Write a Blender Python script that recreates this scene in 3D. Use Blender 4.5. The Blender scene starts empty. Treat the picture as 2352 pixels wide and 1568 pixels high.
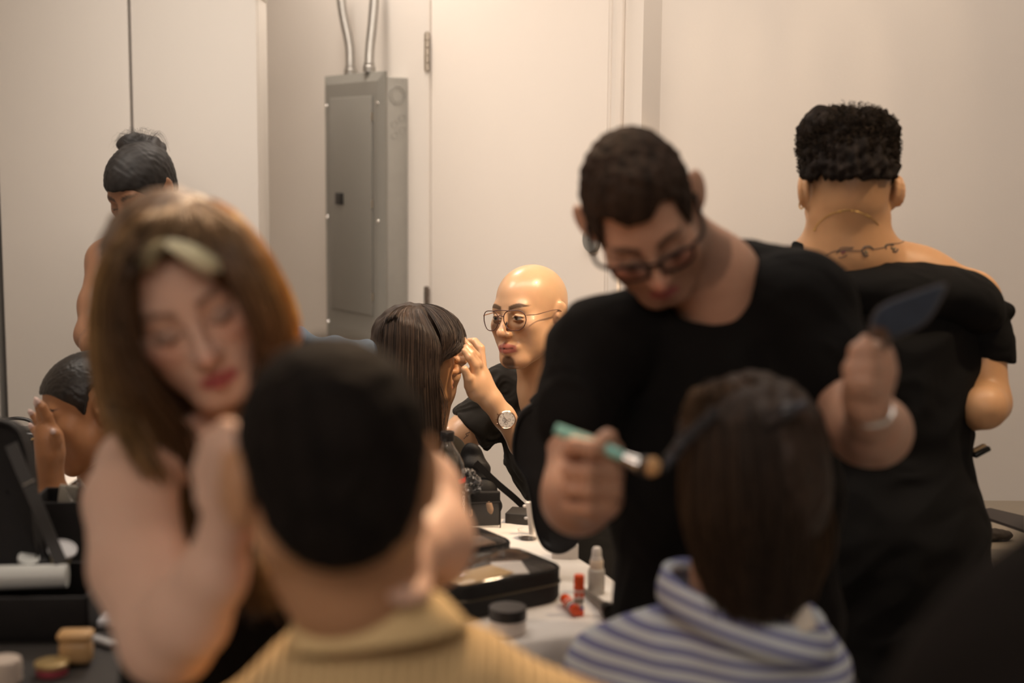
import bpy, math, random
import numpy as np
from mathutils import Vector, Matrix

S = bpy.context.scene
COL = S.collection
FPX = 3267.0

# ---------------------------------------------------------------- camera
CAM = np.array([0.0, 0.0, 1.5])
PITCH, ROLL = math.radians(7.4), math.radians(0.5)
cd = bpy.data.cameras.new('camera'); cam = bpy.data.objects.new('camera', cd); COL.objects.link(cam)
cd.sensor_width = 36.0; cd.lens = 36.0 * FPX / 2352.0
cd.clip_start = 0.05
cam.matrix_world = (Matrix.Translation(Vector(CAM)) @ Matrix.Rotation(math.pi / 2 - PITCH, 4, 'X') @ Matrix.Rotation(ROLL, 4, 'Z'))
cd.dof.use_dof = True; cd.dof.focus_distance = 3.27; cd.dof.aperture_fstop = 1.75; cd.dof.aperture_blades = 0
S.camera = cam
R3 = np.array(cam.matrix_world.to_3x3())
CR, CU, CB = R3[:, 0], R3[:, 1], R3[:, 2]

# ---------------------------------------------------------------- world, exposure, room lights and added fill lamps
w = bpy.data.worlds.new('world'); S.world = w; w.use_nodes = True
w.node_tree.nodes['Background'].inputs[0].default_value = (1.0, 0.86, 0.72, 1)
w.node_tree.nodes['Background'].inputs[1].default_value = 0.05
S.view_settings.view_transform = 'Standard'; S.view_settings.look = 'None'
S.view_settings.gamma = 1.0; S.view_settings.exposure = 0.38
S.cycles.use_denoising = True
S.cycles.max_bounces = 8; S.cycles.diffuse_bounces = 4; S.cycles.transparent_max_bounces = 12
S.cycles.sample_clamp_indirect = 4.0
S.cycles.caustics_reflective = False; S.cycles.caustics_refractive = False

def lamp(name, kind, loc, target, energy, color, size=None, size_y=None, spot=None, blend=0.5):
    l = bpy.data.lights.new(name, kind); l.energy = energy; l.color = color
    if kind == 'AREA':
        l.shape = 'RECTANGLE'; l.size = size; l.size_y = size_y or size
    elif size is not None:
        l.shadow_soft_size = size
    if kind == 'SPOT':
        l.spot_size = math.radians(spot); l.spot_blend = blend
    o = bpy.data.objects.new(name, l); COL.objects.link(o); o.location = loc
    o.rotation_euler = (Vector(target) - Vector(loc)).to_track_quat('-Z', 'Y').to_euler()
    return o
WARM = (1.0, 0.80, 0.60)
lamp('ceiling_wash', 'AREA', (-0.05, 2.5, 2.92), (0.0, 3.9, 1.0), 28, (1.0, 0.88, 0.77), 2.0, 0.7)
lamp('ceiling_wash', 'AREA', (-0.62, 4.45, 2.92), (-0.3, 4.9, 1.2), 17, (1.0, 0.89, 0.79), 0.4, 0.4)  # added lamp, only brightens the gap between cabinet and breaker panel
lamp('ceiling_fill', 'AREA', (-0.4, -0.6, 2.92), (-0.1, 1.9, 1.0), 33, (1.0, 0.86, 0.76), 2.2, 1.4)
lamp('left_door_fill', 'AREA', (-1.35, 3.1, 2.85), (0.0, 4.1, 0.45), 5.2, (1.0, 0.89, 0.78), 0.7, 0.7).data.spread = math.radians(75)  # added fill that lifts the dim lower part of the door
lamp('track_spot', 'SPOT', (0.95, 2.75, 2.7), (0.06, 3.25, 1.15), 130, (1.0, 0.70, 0.42), 0.05, spot=40, blend=0.6)
lamp('track_spot', 'SPOT', (0.15, 3.0, 2.85), (-0.26, 1.75, 1.35), 230, (1.0, 0.66, 0.38), 0.05, spot=26, blend=0.6)
for i, (lx, e, s) in enumerate([(0.34, 9, 12), (0.50, 14, 8), (0.63, 9, 7), (0.78, 14, 9), (0.98, 9, 10)]):
    lamp('wall_washer', 'SPOT', (lx, 3.30, 2.86), (lx + 0.02, 3.60, 1.7), e, (1.0, 0.76, 0.52), 0.02, spot=s + 8, blend=0.9)
lamp('track_spot', 'SPOT', (1.5, 2.3, 2.85), (0.72, 2.65, 1.3), 60, (1.0, 0.74, 0.48), 0.06, spot=40, blend=0.7)

# ---------------------------------------------------------------- pixel + depth helpers (2352 x 1568 frame)
def W(px, py, D):
    return CAM + CR * ((px - 1176) / FPX * D) + CU * ((784 - py) / FPX * D) - CB * D
def on_z(px, py, z):
    d = CR * ((px - 1176) / FPX) + CU * ((784 - py) / FPX) - CB
    return CAM + d * ((z - CAM[2]) / d[2])
BASE = np.stack([CR, -CB, CU], axis=1)          # local x right, y away, z up
def rot(ax, deg):
    return np.array(Matrix.Rotation(math.radians(deg), 3, ax))

# ---------------------------------------------------------------- materials
MATS = {}
def mat(name, color=(0.8, 0.8, 0.8), rough=0.5, metal=0.0, spec=0.5, noise=0.0, nscale=30.0, bump=0.0, bscale=80.0,
        trans=0.0, alpha=1.0, ior=1.45, attr=False, emit=None, sheen=0.0, coat=0.0, stretch=(1, 1, 1)):
    if name in MATS: return MATS[name]
    m = bpy.data.materials.new(name); m.use_nodes = True; MATS[name] = m
    nt = m.node_tree; b = nt.nodes['Principled BSDF']; L = nt.links.new
    b.inputs['Base Color'].default_value = (*color, 1); b.inputs['Roughness'].default_value = rough
    b.inputs['Metallic'].default_value = metal; b.inputs['Specular IOR Level'].default_value = spec
    b.inputs['Transmission Weight'].default_value = trans; b.inputs['Alpha'].default_value = alpha
    b.inputs['IOR'].default_value = ior; b.inputs['Sheen Weight'].default_value = sheen
    b.inputs['Coat Weight'].default_value = coat
    if emit: b.inputs['Emission Color'].default_value = (*color, 1); b.inputs['Emission Strength'].default_value = emit
    tc = nt.nodes.new('ShaderNodeTexCoord'); mp = nt.nodes.new('ShaderNodeMapping'); mp.inputs['Scale'].default_value = stretch
    L(tc.outputs['Object'], mp.inputs[0])
    src = None
    if attr:
        a = nt.nodes.new('ShaderNodeAttribute'); a.attribute_name = 'Col'; src = a.outputs['Color']
    if noise or attr:
        n = nt.nodes.new('ShaderNodeTexNoise'); n.inputs['Scale'].default_value = nscale; n.inputs['Detail'].default_value = 4
        L(mp.outputs[0], n.inputs['Vector'])
        mr = nt.nodes.new('ShaderNodeMapRange'); mr.inputs[3].default_value = 1 - noise; mr.inputs[4].default_value = 1 + noise
        L(n.outputs['Fac'], mr.inputs[0])
        mx = nt.nodes.new('ShaderNodeVectorMath'); mx.operation = 'SCALE'
        if src: L(src, mx.inputs[0])
        else: mx.inputs[0].default_value = color
        L(mr.outputs[0], mx.inputs['Scale']); L(mx.outputs[0], b.inputs['Base Color'])
    if bump:
        n2 = nt.nodes.new('ShaderNodeTexNoise'); n2.inputs['Scale'].default_value = bscale; n2.inputs['Detail'].default_value = 5
        L(mp.outputs[0], n2.inputs['Vector'])
        bp = nt.nodes.new('ShaderNodeBump'); bp.inputs['Strength'].default_value = bump; bp.inputs['Distance'].default_value = 0.004
        L(n2.outputs['Fac'], bp.inputs['Height']); L(bp.outputs[0], b.inputs['Normal'])
    return m

def stripes_mat(name, c1, c2, direction, period, duty=0.4, wob=0.0):
    m = bpy.data.materials.new(name); m.use_nodes = True; MATS[name] = m
    nt = m.node_tree; b = nt.nodes['Principled BSDF']; L = nt.links.new
    b.inputs['Roughness'].default_value = 0.85
    a = nt.nodes.new('ShaderNodeAttribute'); a.attribute_name = 'stripe'
    mod = nt.nodes.new('ShaderNodeMath'); mod.operation = 'FRACT'
    mu = nt.nodes.new('ShaderNodeMath'); mu.operation = 'MULTIPLY'; mu.inputs[1].default_value = 1.0 / period
    L(a.outputs['Fac'], mu.inputs[0]); L(mu.outputs[0], mod.inputs[0])
    r = nt.nodes.new('ShaderNodeValToRGB'); e = r.color_ramp.elements
    e[0].position = 0; e[0].color = (*c1, 1); e[1].position = 1; e[1].color = (*c1, 1)
    for p, c in ((duty - 0.04, c1), (duty, c2), (0.92, c2), (0.96, c1)):
        q = e.new(p); q.color = (*c, 1)
    L(mod.outputs[0], r.inputs[0]); L(r.outputs[0], b.inputs['Base Color'])
    return m
def lin(r, g, b):
    f = lambda c: (c / 255 / 12.92) if c / 255 <= 0.04045 else ((c / 255 + 0.055) / 1.055) ** 2.4
    return (f(r), f(g), f(b))

# ---------------------------------------------------------------- mesh builders
def add_mesh(name, verts, faces, material, parent=None, origin=None, col=None, smooth=True, stripe=None):
    """verts are world coordinates; faces an (n,3|4) array or list of lists"""
    verts = np.asarray(verts, dtype=np.float64).reshape(-1, 3)
    if parent is not None: origin = np.array(parent['_o'])
    elif origin is None:
        origin = np.array([(verts[:, 0].min() + verts[:, 0].max()) / 2, (verts[:, 1].min() + verts[:, 1].max()) / 2, verts[:, 2].min()])
    v = (verts - origin).astype(np.float32)
    me = bpy.data.meshes.new(name)
    if isinstance(faces, np.ndarray):
        n = faces.shape[1]
        me.vertices.add(len(v)); me.vertices.foreach_set('co', v.ravel())
        me.loops.add(faces.size); me.loops.foreach_set('vertex_index', faces.astype(np.int32).ravel())
        me.polygons.add(len(faces)); me.polygons.foreach_set('loop_start', np.arange(0, faces.size, n, dtype=np.int32))
        me.update(calc_edges=True)
    else:
        me.from_pydata([tuple(map(float, p)) for p in v], [], [tuple(map(int, f)) for f in faces]); me.update()
    if smooth: me.polygons.foreach_set('use_smooth', np.ones(len(me.polygons), dtype=bool))
    if col is not None:
        a = me.color_attributes.new('Col', 'FLOAT_COLOR', 'POINT')
        c4 = np.ones((len(v), 4), dtype=np.float32); c4[:, :3] = col; a.data.foreach_set('color', c4.ravel())
    if stripe is not None:
        a = me.attributes.new('stripe', 'FLOAT', 'POINT'); a.data.foreach_set('value', np.asarray(stripe, dtype=np.float32))
    if material is not None: me.materials.append(material)
    o = bpy.data.objects.new(name, me); COL.objects.link(o)
    if parent is not None: o.parent = parent
    else: o.location = origin
    o['_o'] = [float(x) for x in (origin if parent is None else parent['_o'])]
    return o
def tag(o, label, cat, group=None):
    o['label'] = label; o['category'] = cat
    if group: o['group'] = group
    return o
def thing(name, label, cat, loc, group=None):
    o = bpy.data.objects.new(name, None); COL.objects.link(o); o.location = loc; o.empty_display_size = 0.05
    o['_o'] = [float(x) for x in loc]
    return tag(o, label, cat, group)
def struct(o):
    o['kind'] = 'structure'; return o

def merge(parts):
    V, F, off = [], [], 0
    for v, f in parts:
        V += [list(p) for p in v]; F += [[i + off for i in q] for q in f]; off += len(v)
    return V, F
def g_box(c, size, R=None, bev=0.0):
    """rounded box, as chamfered profile extruded"""
    R = np.eye(3) if R is None else R
    hx, hy, hz = [s / 2 for s in size]
    import bmesh
    bm = bmesh.new(); bmesh.ops.create_cube(bm, size=1.0)
    for v in bm.verts: v.co = Vector((v.co.x * size[0], v.co.y * size[1], v.co.z * size[2]))
    if bev > 0: bmesh.ops.bevel(bm, geom=list(bm.edges), offset=bev, segments=3, profile=0.5, affect='EDGES')
    V = [np.array(c) + R @ np.array(v.co) for v in bm.verts]; bm.verts.index_update()
    F = [[v.index for v in f.verts] for f in bm.faces]; bm.free()
    return V, F
def frame_of(axis):
    a = np.array(axis, float); a /= np.linalg.norm(a)
    h = np.array([0, 0, 1.0]) if abs(a[2]) < 0.9 else np.array([1.0, 0, 0])
    x = np.cross(h, a); x /= np.linalg.norm(x); y = np.cross(a, x)
    return x, y, a
def g_lathe(c, prof, axis=(0, 0, 1), n=32, sx=1.0, sy=1.0):
    """prof: list of (r, h) along axis from c"""
    x, y, a = frame_of(axis); c = np.array(c, float); V, F = [], []
    if np.allclose(a, (0, 0, 1)): x, y = np.array([1.0, 0, 0]), np.array([0, 1.0, 0])
    for r, h in prof:
        for i in range(n):
            t = 2 * math.pi * i / n
            V.append(c + a * h + x * r * sx * math.cos(t) + y * r * sy * math.sin(t))
    for j in range(len(prof) - 1):
        for i in range(n):
            k = (i + 1) % n; F.append([j * n + i, j * n + k, (j + 1) * n + k, (j + 1) * n + i])
    F.append([i for i in range(n)][::-1]); m = (len(prof) - 1) * n; F.append([m + i for i in range(n)])
    return V, F
def smooth_path(P, n):
    P = np.asarray(P, float)
    if len(P) == 2:
        t = np.linspace(0, 1, n)[:, None]; return P[0] * (1 - t) + P[1] * t
    Q = np.vstack([2 * P[0] - P[1], P, 2 * P[-1] - P[-2]])
    ts = np.linspace(0, len(P) - 1 - 1e-9, n); out = []
    for t in ts:
        i = int(t); u = t - i; a, b, c, d = Q[i:i + 4]
        out.append(0.5 * ((2 * b) + (-a + c) * u + (2 * a - 5 * b + 4 * c - d) * u * u + (-a + 3 * b - 3 * c + d) * u ** 3))
    return np.array(out)
def g_tube(P, r, n=8, seg=None, closed=False):
    P = np.asarray(P, float)
    if seg: P = smooth_path(P, seg)
    r = np.broadcast_to(np.asarray(r, float), (len(P),)) if np.ndim(r) == 0 else np.interp(np.linspace(0, 1, len(P)), np.linspace(0, 1, len(r)), r)
    V, F = [], []; T = np.gradient(P, axis=0)
    if closed: T[0] = T[-1] = P[1] - P[-2]
    T /= (np.linalg.norm(T, axis=1)[:, None] + 1e-12)
    x, y, _ = frame_of(T[0])
    for i in range(len(P)):
        x = x - T[i] * (x @ T[i]); x /= np.linalg.norm(x); y = np.cross(T[i], x)
        for k in range(n):
            t = 2 * math.pi * k / n; V.append(P[i] + r[i] * (x * math.cos(t) + y * math.sin(t)))
    for i in range(len(P) - 1):
        for k in range(n):
            q = (k + 1) % n; F.append([i * n + k, i * n + q, (i + 1) * n + q, (i + 1) * n + k])
    if not closed:
        F.append(list(range(n))[::-1]); F.append([(len(P) - 1) * n + k for k in range(n)])
    return V, F
def g_ribbon(P, width_dir, w, th):
    """flat strap along a path"""
    P = smooth_path(P, 24); V, F = [], []; T = np.gradient(P, axis=0); T /= np.linalg.norm(T, axis=1)[:, None]
    wd = np.array(width_dir, float)
    for i in range(len(P)):
        x = wd - T[i] * (wd @ T[i]); x /= np.linalg.norm(x); y = np.cross(T[i], x)
        for sx, sy in ((-1, -1), (1, -1), (1, 1), (-1, 1)): V.append(P[i] + x * sx * w / 2 + y * sy * th / 2)
    for i in range(len(P) - 1):
        for k in range(4):
            q = (k + 1) % 4; F.append([i * 4 + k, i * 4 + q, (i + 1) * 4 + q, (i + 1) * 4 + k])
    F.append([3, 2, 1, 0]); m = (len(P) - 1) * 4; F.append([m, m + 1, m + 2, m + 3])
    return V, F
def g_prism(poly, ext, origin=np.zeros(3)):
    """poly: list of 3D points, extruded by vector ext"""
    n = len(poly); V = [np.array(p) for p in poly] + [np.array(p) + ext for p in poly]
    F = [list(range(n))[::-1], [n + i for i in range(n)]] + [[i, (i + 1) % n, n + (i + 1) % n, n + i] for i in range(n)]
    return V, F
def solid(name, geo, material, parent=None, smooth=True, **k):
    V, F = geo if isinstance(geo, tuple) else merge(geo)
    o = add_mesh(name, V, F, material, parent, smooth=False, **k)
    if smooth:
        o.data.polygons.foreach_set('use_smooth', np.ones(len(o.data.polygons), dtype=bool))
        o.data.set_sharp_from_angle(angle=math.radians(38))
    return o

# ---------------------------------------------------------------- implicit surfaces (organic forms)
class Prim: pass
def vec(p): return np.array(p, dtype=np.float32)
def cone(a, b, r1, r2, k=0.02, op='u'):
    q = Prim(); q.k, q.op = k, op; a, b = vec(a), vec(b); ab = b - a; L2 = float(ab @ ab) + 1e-12
    q.lo = np.minimum(a - r1, b - r2); q.hi = np.maximum(a + r1, b + r2)
    def fn(X, Y, Z):
        px, py, pz = X - a[0], Y - a[1], Z - a[2]
        h = np.clip((px * ab[0] + py * ab[1] + pz * ab[2]) / L2, 0, 1)
        return np.sqrt((px - h * ab[0]) ** 2 + (py - h * ab[1]) ** 2 + (pz - h * ab[2]) ** 2) - (r1 + (r2 - r1) * h)
    q.fn = fn; return q
def ball(a, r, k=0.02, op='u'): return cone(a, np.array(a) + 1e-5, r, r, k, op)
def ell(c, r, R=None, k=0.02, op='u'):
    q = Prim(); q.k, q.op = k, op; c = vec(c); r = vec(r); M = (np.eye(3) if R is None else np.asarray(R)).astype(np.float32)
    e = np.abs(M) @ r; q.lo, q.hi = c - e, c + e
    def fn(X, Y, Z):
        px, py, pz = X - c[0], Y - c[1], Z - c[2]
        l = [px * M[0, i] + py * M[1, i] + pz * M[2, i] for i in range(3)]
        k0 = np.sqrt(sum((l[i] / r[i]) ** 2 for i in range(3))); k1 = np.sqrt(sum((l[i] / r[i] ** 2) ** 2 for i in range(3))) + 1e-6
        return k0 * (k0 - 1) / k1
    q.fn = fn; return q
def rbox(c, h, R=None, rad=0.01, k=0.01, op='u'):
    q = Prim(); q.k, q.op = k, op; c = vec(c); h = vec(h); M = (np.eye(3) if R is None else np.asarray(R)).astype(np.float32)
    e = np.abs(M) @ h; q.lo, q.hi = c - e, c + e
    def fn(X, Y, Z):
        px, py, pz = X - c[0], Y - c[1], Z - c[2]
        l = [np.abs(px * M[0, i] + py * M[1, i] + pz * M[2, i]) - (h[i] - rad) for i in range(3)]
        return np.sqrt(sum(np.maximum(a, 0) ** 2 for a in l)) + np.minimum(np.maximum(l[0], np.maximum(l[1], l[2])), 0) - rad
    q.fn = fn; return q
def plane_cut(p, n, k=0.004):
    """remove everything on the +n side of the plane through p"""
    q = Prim(); q.k, q.op = k, 'c'; p = vec(p); n = vec(n) / np.linalg.norm(n); q.lo = q.hi = None
    q.fn = lambda X, Y, Z: (X - p[0]) * n[0] + (Y - p[1]) * n[1] + (Z - p[2]) * n[2]
    return q
def fn_cut(f, k=0.004):
    q = Prim(); q.k, q.op, q.fn = k, 'c', f; q.lo = q.hi = None; return q
def chain(pts, k=0.02, op='u', grow=0.0):
    """pts: (px, py, depth, radius in px)"""
    P = [(W(a, b, d), r * d / FPX + grow) for a, b, d, r in pts]
    return [cone(P[i][0], P[i + 1][0], P[i][1], P[i + 1][1], k, op) for i in range(len(P) - 1)]
def cel(px, py, D, rx, ry, rd, roll=0.0, k=0.03, op='u', yaw=0.0):
    R = BASE @ rot('Y', roll) @ rot('Z', yaw)
    return ell(W(px, py, D), (rx * D / FPX, rd, ry * D / FPX), R, k, op)
def smin(a, b, k):
    if k <= 0: return np.minimum(a, b)
    h = np.maximum(k - np.abs(a - b), 0) / k
    return np.minimum(a, b) - h * h * k * 0.25
def surface(prims, res, clip=None):
    us = [p for p in prims if p.op == 'u']
    lo = np.min([p.lo - p.k for p in us], axis=0) - 3 * res; hi = np.max([p.hi + p.k for p in us], axis=0) + 3 * res
    if clip is not None: lo = np.maximum(lo, clip[0]); hi = np.minimum(hi, clip[1])
    n = np.ceil((hi - lo) / res).astype(int) + 1
    ax = [(lo[i] + np.arange(n[i]) * res).astype(np.float32) for i in range(3)]
    F = np.full(tuple(n), 0.5, dtype=np.float32)
    for p in prims:
        if p.lo is None: s = [0, 0, 0]; e = list(n)
        else:
            m = p.k + 2 * res
            s = [max(0, int((p.lo[i] - m - lo[i]) / res)) for i in range(3)]; e = [min(int(n[i]), int((p.hi[i] + m - lo[i]) / res) + 2) for i in range(3)]
            if any(e[i] <= s[i] for i in range(3)): continue
        X = ax[0][s[0]:e[0], None, None]; Y = ax[1][None, s[1]:e[1], None]; Z = ax[2][None, None, s[2]:e[2]]
        d = p.fn(X, Y, Z); sl = (slice(s[0], e[0]), slice(s[1], e[1]), slice(s[2], e[2])); A = F[sl]
        if p.op == 'u': F[sl] = smin(A, d, p.k)
        elif p.op == 's': F[sl] = -smin(-A, d, p.k)
        else: F[sl] = -smin(-A, -d, p.k)
    for i in range(3):   # close at the borders
        sl = [slice(None)] * 3
        for q in (0, -1): sl[i] = q; F[tuple(sl)] = np.maximum(F[tuple(sl)], res * 0.5)
    B = F < 0
    nb = B[:-1, :-1, :-1].astype(np.uint8)
    cnt = np.zeros_like(nb)
    for a in (0, 1):
        for b in (0, 1):
            for c in (0, 1):
                cnt += B[a:B.shape[0] - 1 + a, b:B.shape[1] - 1 + b, c:B.shape[2] - 1 + c]
    mask = (cnt > 0) & (cnt < 8); ci = np.argwhere(mask); idx = np.full(mask.shape, -1, dtype=np.int32); idx[mask] = np.arange(len(ci))
    acc = np.zeros((len(ci), 3)); num = np.zeros(len(ci))
    corner = [(0, 0, 0), (1, 0, 0), (0, 1, 0), (1, 1, 0), (0, 0, 1), (1, 0, 1), (0, 1, 1), (1, 1, 1)]
    vals = [F[ci[:, 0] + a, ci[:, 1] + b, ci[:, 2] + c] for a, b, c in corner]
    for i, j in ((0, 1), (2, 3), (4, 5), (6, 7), (0, 2), (1, 3), (4, 6), (5, 7), (0, 4), (1, 5), (2, 6), (3, 7)):
        a, b = vals[i], vals[j]; m = (a < 0) != (b < 0); t = np.where(m, a / (a - b + 1e-20), 0)
        p = np.array(corner[i]) + t[:, None] * (np.array(corner[j]) - np.array(corner[i])); acc[m] += p[m]; num[m] += 1
    V = lo + (ci + acc / np.maximum(num, 1)[:, None]) * res
    Q = []
    for axis in range(3):
        o1, o2 = (axis + 1) % 3, (axis + 2) % 3
        sa = [slice(1, -1)] * 3; sa[axis] = slice(0, -1); sb = list(sa); sb[axis] = slice(1, None)
        A, Bb = B[tuple(sa)], B[tuple(sb)]; e = np.argwhere(A != Bb)
        if not len(e): continue
        inside = A[tuple(e.T)]; e = e + 1; e[:, axis] -= 1
        d1 = np.zeros(3, int); d1[o1] = 1; d2 = np.zeros(3, int); d2[o2] = 1
        q = np.stack([idx[tuple((e - d1 - d2).T)], idx[tuple((e - d2).T)], idx[tuple(e.T)], idx[tuple((e - d1).T)]], axis=1)
        q[~inside] = q[~inside][:, ::-1]; Q.append(q)
    Q = np.vstack(Q)
    Q = Q[(Q >= 0).all(axis=1)]
    return V, Q
def normals(V, Q):
    n = np.cross(V[Q[:, 2]] - V[Q[:, 0]], V[Q[:, 3]] - V[Q[:, 1]]); N = np.zeros_like(V)
    for i in range(4): np.add.at(N, Q[:, i], n)
    return N / (np.linalg.norm(N, axis=1)[:, None] + 1e-12)
def relax(V, Q, it=2, f=0.5):
    for _ in range(it):
        s = np.zeros_like(V); c = np.zeros(len(V))
        for i in range(4):
            for j in (1, 3):
                np.add.at(s, Q[:, i], V[Q[:, (i + j) % 4]]); np.add.at(c, Q[:, i], 1)
        V = V * (1 - f) + f * s / np.maximum(c, 1)[:, None]
    return V
def nz(P, freq, seed=0):
    """smooth pseudo-noise in -1..1"""
    rs = np.random.RandomState(seed); out = np.zeros(len(P))
    for i in range(6):
        d = rs.normal(size=3); d /= np.linalg.norm(d); f = freq * rs.uniform(0.6, 1.7)
        out += np.sin(P @ (d * f) * 2 * math.pi + rs.uniform(0, 6.28) + 1.3 * np.sin(P @ (rs.normal(size=3) * freq * 2.2)))
    return out / 3.2
# ---------------------------------------------------------------- the room
wallm = mat('painted_wall', (0.78, 0.72, 0.655), 0.6, spec=0.3, noise=0.02, nscale=5, bump=0.06, bscale=140)
cabm = mat('cabinet_paint', (0.63, 0.595, 0.55), 0.4, spec=0.4, noise=0.01, nscale=4)
doorm = mat('door_paint', (0.78, 0.71, 0.64), 0.45, spec=0.4, noise=0.01, nscale=4, bump=0.03, bscale=60)
floorm = mat('concrete_floor', (0.50, 0.47, 0.43), 0.5, noise=0.12, nscale=3, bump=0.1, bscale=30)
ceilm = mat('ceiling_paint', (0.7, 0.66, 0.6), 0.8)
gapm = mat('dark_gap', (0.05, 0.04, 0.035), 0.9)
H0 = np.array([-0.263, 4.5]); TD = np.array([0.56, -0.8285]); ND = np.array([-0.8285, -0.56])   # wall direction, wall normal into the room
def wp(t, z, d=0.0):
    q = H0 + TD * t + ND * d; return np.array([q[0], q[1], z])
RW = np.stack([np.array([TD[0], TD[1], 0]), np.array([-ND[0], -ND[1], 0]), np.array([0, 0, 1.0])], axis=1)  # x along wall, y into wall, z
def wbox(t0, t1, z0, z1, d0, d1, bev=0.0):
    c = wp((t0 + t1) / 2, (z0 + z1) / 2, (d0 + d1) / 2); return g_box(c, (t1 - t0, d1 - d0, z1 - z0), RW, bev)
TC = 0.995                                     # corner of the two back walls
CZ = 3.0
def quad_wall(name, x0, y0, x1, y1, th, z1=CZ, m=None):
    a, b = np.array([x0, y0, 0.0]), np.array([x1, y1, 0.0]); d = (b - a) / np.linalg.norm(b - a); n = np.array([-d[1], d[0], 0])
    P = [a, b, b + n * th, a + n * th]
    return struct(solid(name, g_prism(P, np.array([0, 0, z1])), m or wallm, smooth=False))
c = wp(TC, 0)
struct(solid('wall_back', [wbox(-1.75, 0.003, 0, CZ, -0.12, 0), wbox(0.908, TC + 0.05, 0, CZ, -0.12, 0), wbox(0.003, 0.908, 2.14, CZ, -0.12, 0)], wallm, smooth=False))
quad_wall('wall_right_back', c[0], c[1], 2.5, 3.45, 0.12)
quad_wall('wall_right', 2.5, 3.45, 2.5, -2.2, 0.12)
quad_wall('wall_front', 2.5, -2.2, -2.4, -2.2, 0.12)
quad_wall('wall_left', -2.4, -2.2, -2.4, 5.95, 0.12)
e = wp(-1.75, 0)
quad_wall('wall_far_left', -2.4, 5.95, e[0], e[1], 0.12)
fl = np.array([[-2.5, -2.3, 0], [2.6, -2.3, 0], [2.6, 6.1, 0], [-2.5, 6.1, 0]])
struct(solid('floor', g_prism([fl[0], fl[1], fl[2], fl[3]], np.array([0, 0, -0.05])), floorm, smooth=False))
struct(solid('ceiling', g_prism([p + np.array([0, 0, CZ]) for p in fl], np.array([0, 0, 0.05])), ceilm, smooth=False))
# door leaf, its frame gaps and the corner trim
dl = struct(solid('door_1', wbox(0.008, 0.903, 0.012, 2.13, -0.045, 0.0, 0.002), doorm))
struct(solid('trim_1', [wbox(0.908, 0.918, 0, 2.15, 0.0, 0.002), wbox(0.950, 0.972, 0, CZ, 0.0, 0.012, 0.003)], doorm))
struct(solid('trim_2', [wbox(-0.012, 0.002, 0, 2.15, 0.0, 0.002)], doorm))
struct(solid('trim_3', [wbox(-0.01, 0.916, 0, 2.15, -0.09, -0.07)], gapm))
steel = mat('brushed_steel', (0.55, 0.52, 0.48), 0.3, metal=1.0, noise=0.1, nscale=60)
chrome = mat('chrome', (0.8, 0.78, 0.75), 0.12, metal=1.0)
hm = mat('satin_hinge', (0.6, 0.54, 0.46), 0.35, metal=1.0)
hdark = mat('hinge_dark_bronze', (0.22, 0.18, 0.15), 0.4, metal=0.8)
def hinge(z, m):
    parts = [g_lathe(wp(0.0, z + i * 0.0232, 0.010), [(0.0, 0), (0.0075, 0.0008), (0.0075, 0.0215), (0.0, 0.0223)], n=14) for i in range(5)]
    parts += [g_lathe(wp(0.0, z - 0.004, 0.010), [(0.0, 0), (0.005, 0.001), (0.005, 0.004)], n=12), g_lathe(wp(0.0, z + 0.115, 0.010), [(0.005, 0), (0.005, 0.003), (0, 0.005)], n=12)]
    parts.append(wbox(-0.03, 0.0, z, z + 0.115, 0.001, 0.0035)); return parts
z1 = W(984, 163, 4.45)[2]
o = solid('hinge', hinge(z1, hm), hm); tag(o, 'polished door hinge at the upper end of the white door, right of the conduits', 'hinge')
z2 = W(994, 745, 4.5)[2]
o = solid('hinge', hinge(z2 + 0.0, hdark), hdark); tag(o, 'dark bronze door hinge just above the head of the long haired woman', 'hinge')
# round grey entry reader on the door
rz = W(1362, 550, 3.8)[2]
rt = None
for t in np.arange(0.3, 0.95, 0.002):
    p = wp(t, rz); d = p - CAM; px = 1176 + FPX * (d @ CR) / (-(d @ CB))
    if px > 1362: rt = t; break
rg = thing('door_reader', 'round grey reader with a small green wave symbol on the white door', 'card reader', tuple(wp(rt, rz - 0.033)))
solid('housing', g_lathe(wp(rt, rz, 0.0), [(0, 0), (0.034, 0), (0.034, 0.008), (0.031, 0.013), (0, 0.014)], axis=(ND[0], ND[1], 0), n=40), mat('reader_grey', (0.22, 0.21, 0.19), 0.35), rg)
grn = mat('green_print', (0.02, 0.16, 0.06), 0.5)
arcs = []
for rr in (0.006, 0.0095):
    P = [wp(rt + 0.0 + rr * math.sin(a), rz + 0.009 + rr * math.cos(a), 0.0145) for a in np.linspace(-0.95, 0.95, 12)]
    arcs.append(g_tube(P, 0.0011, 6))
solid('wave_symbol', arcs, grn, rg)
solid('center_dot', g_lathe(wp(rt, rz + 0.0, 0.0135), [(0, 0), (0.0016, 0), (0.0016, 0.0012), (0, 0.0014)], axis=(ND[0], ND[1], 0), n=12), gapm, rg)

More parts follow.
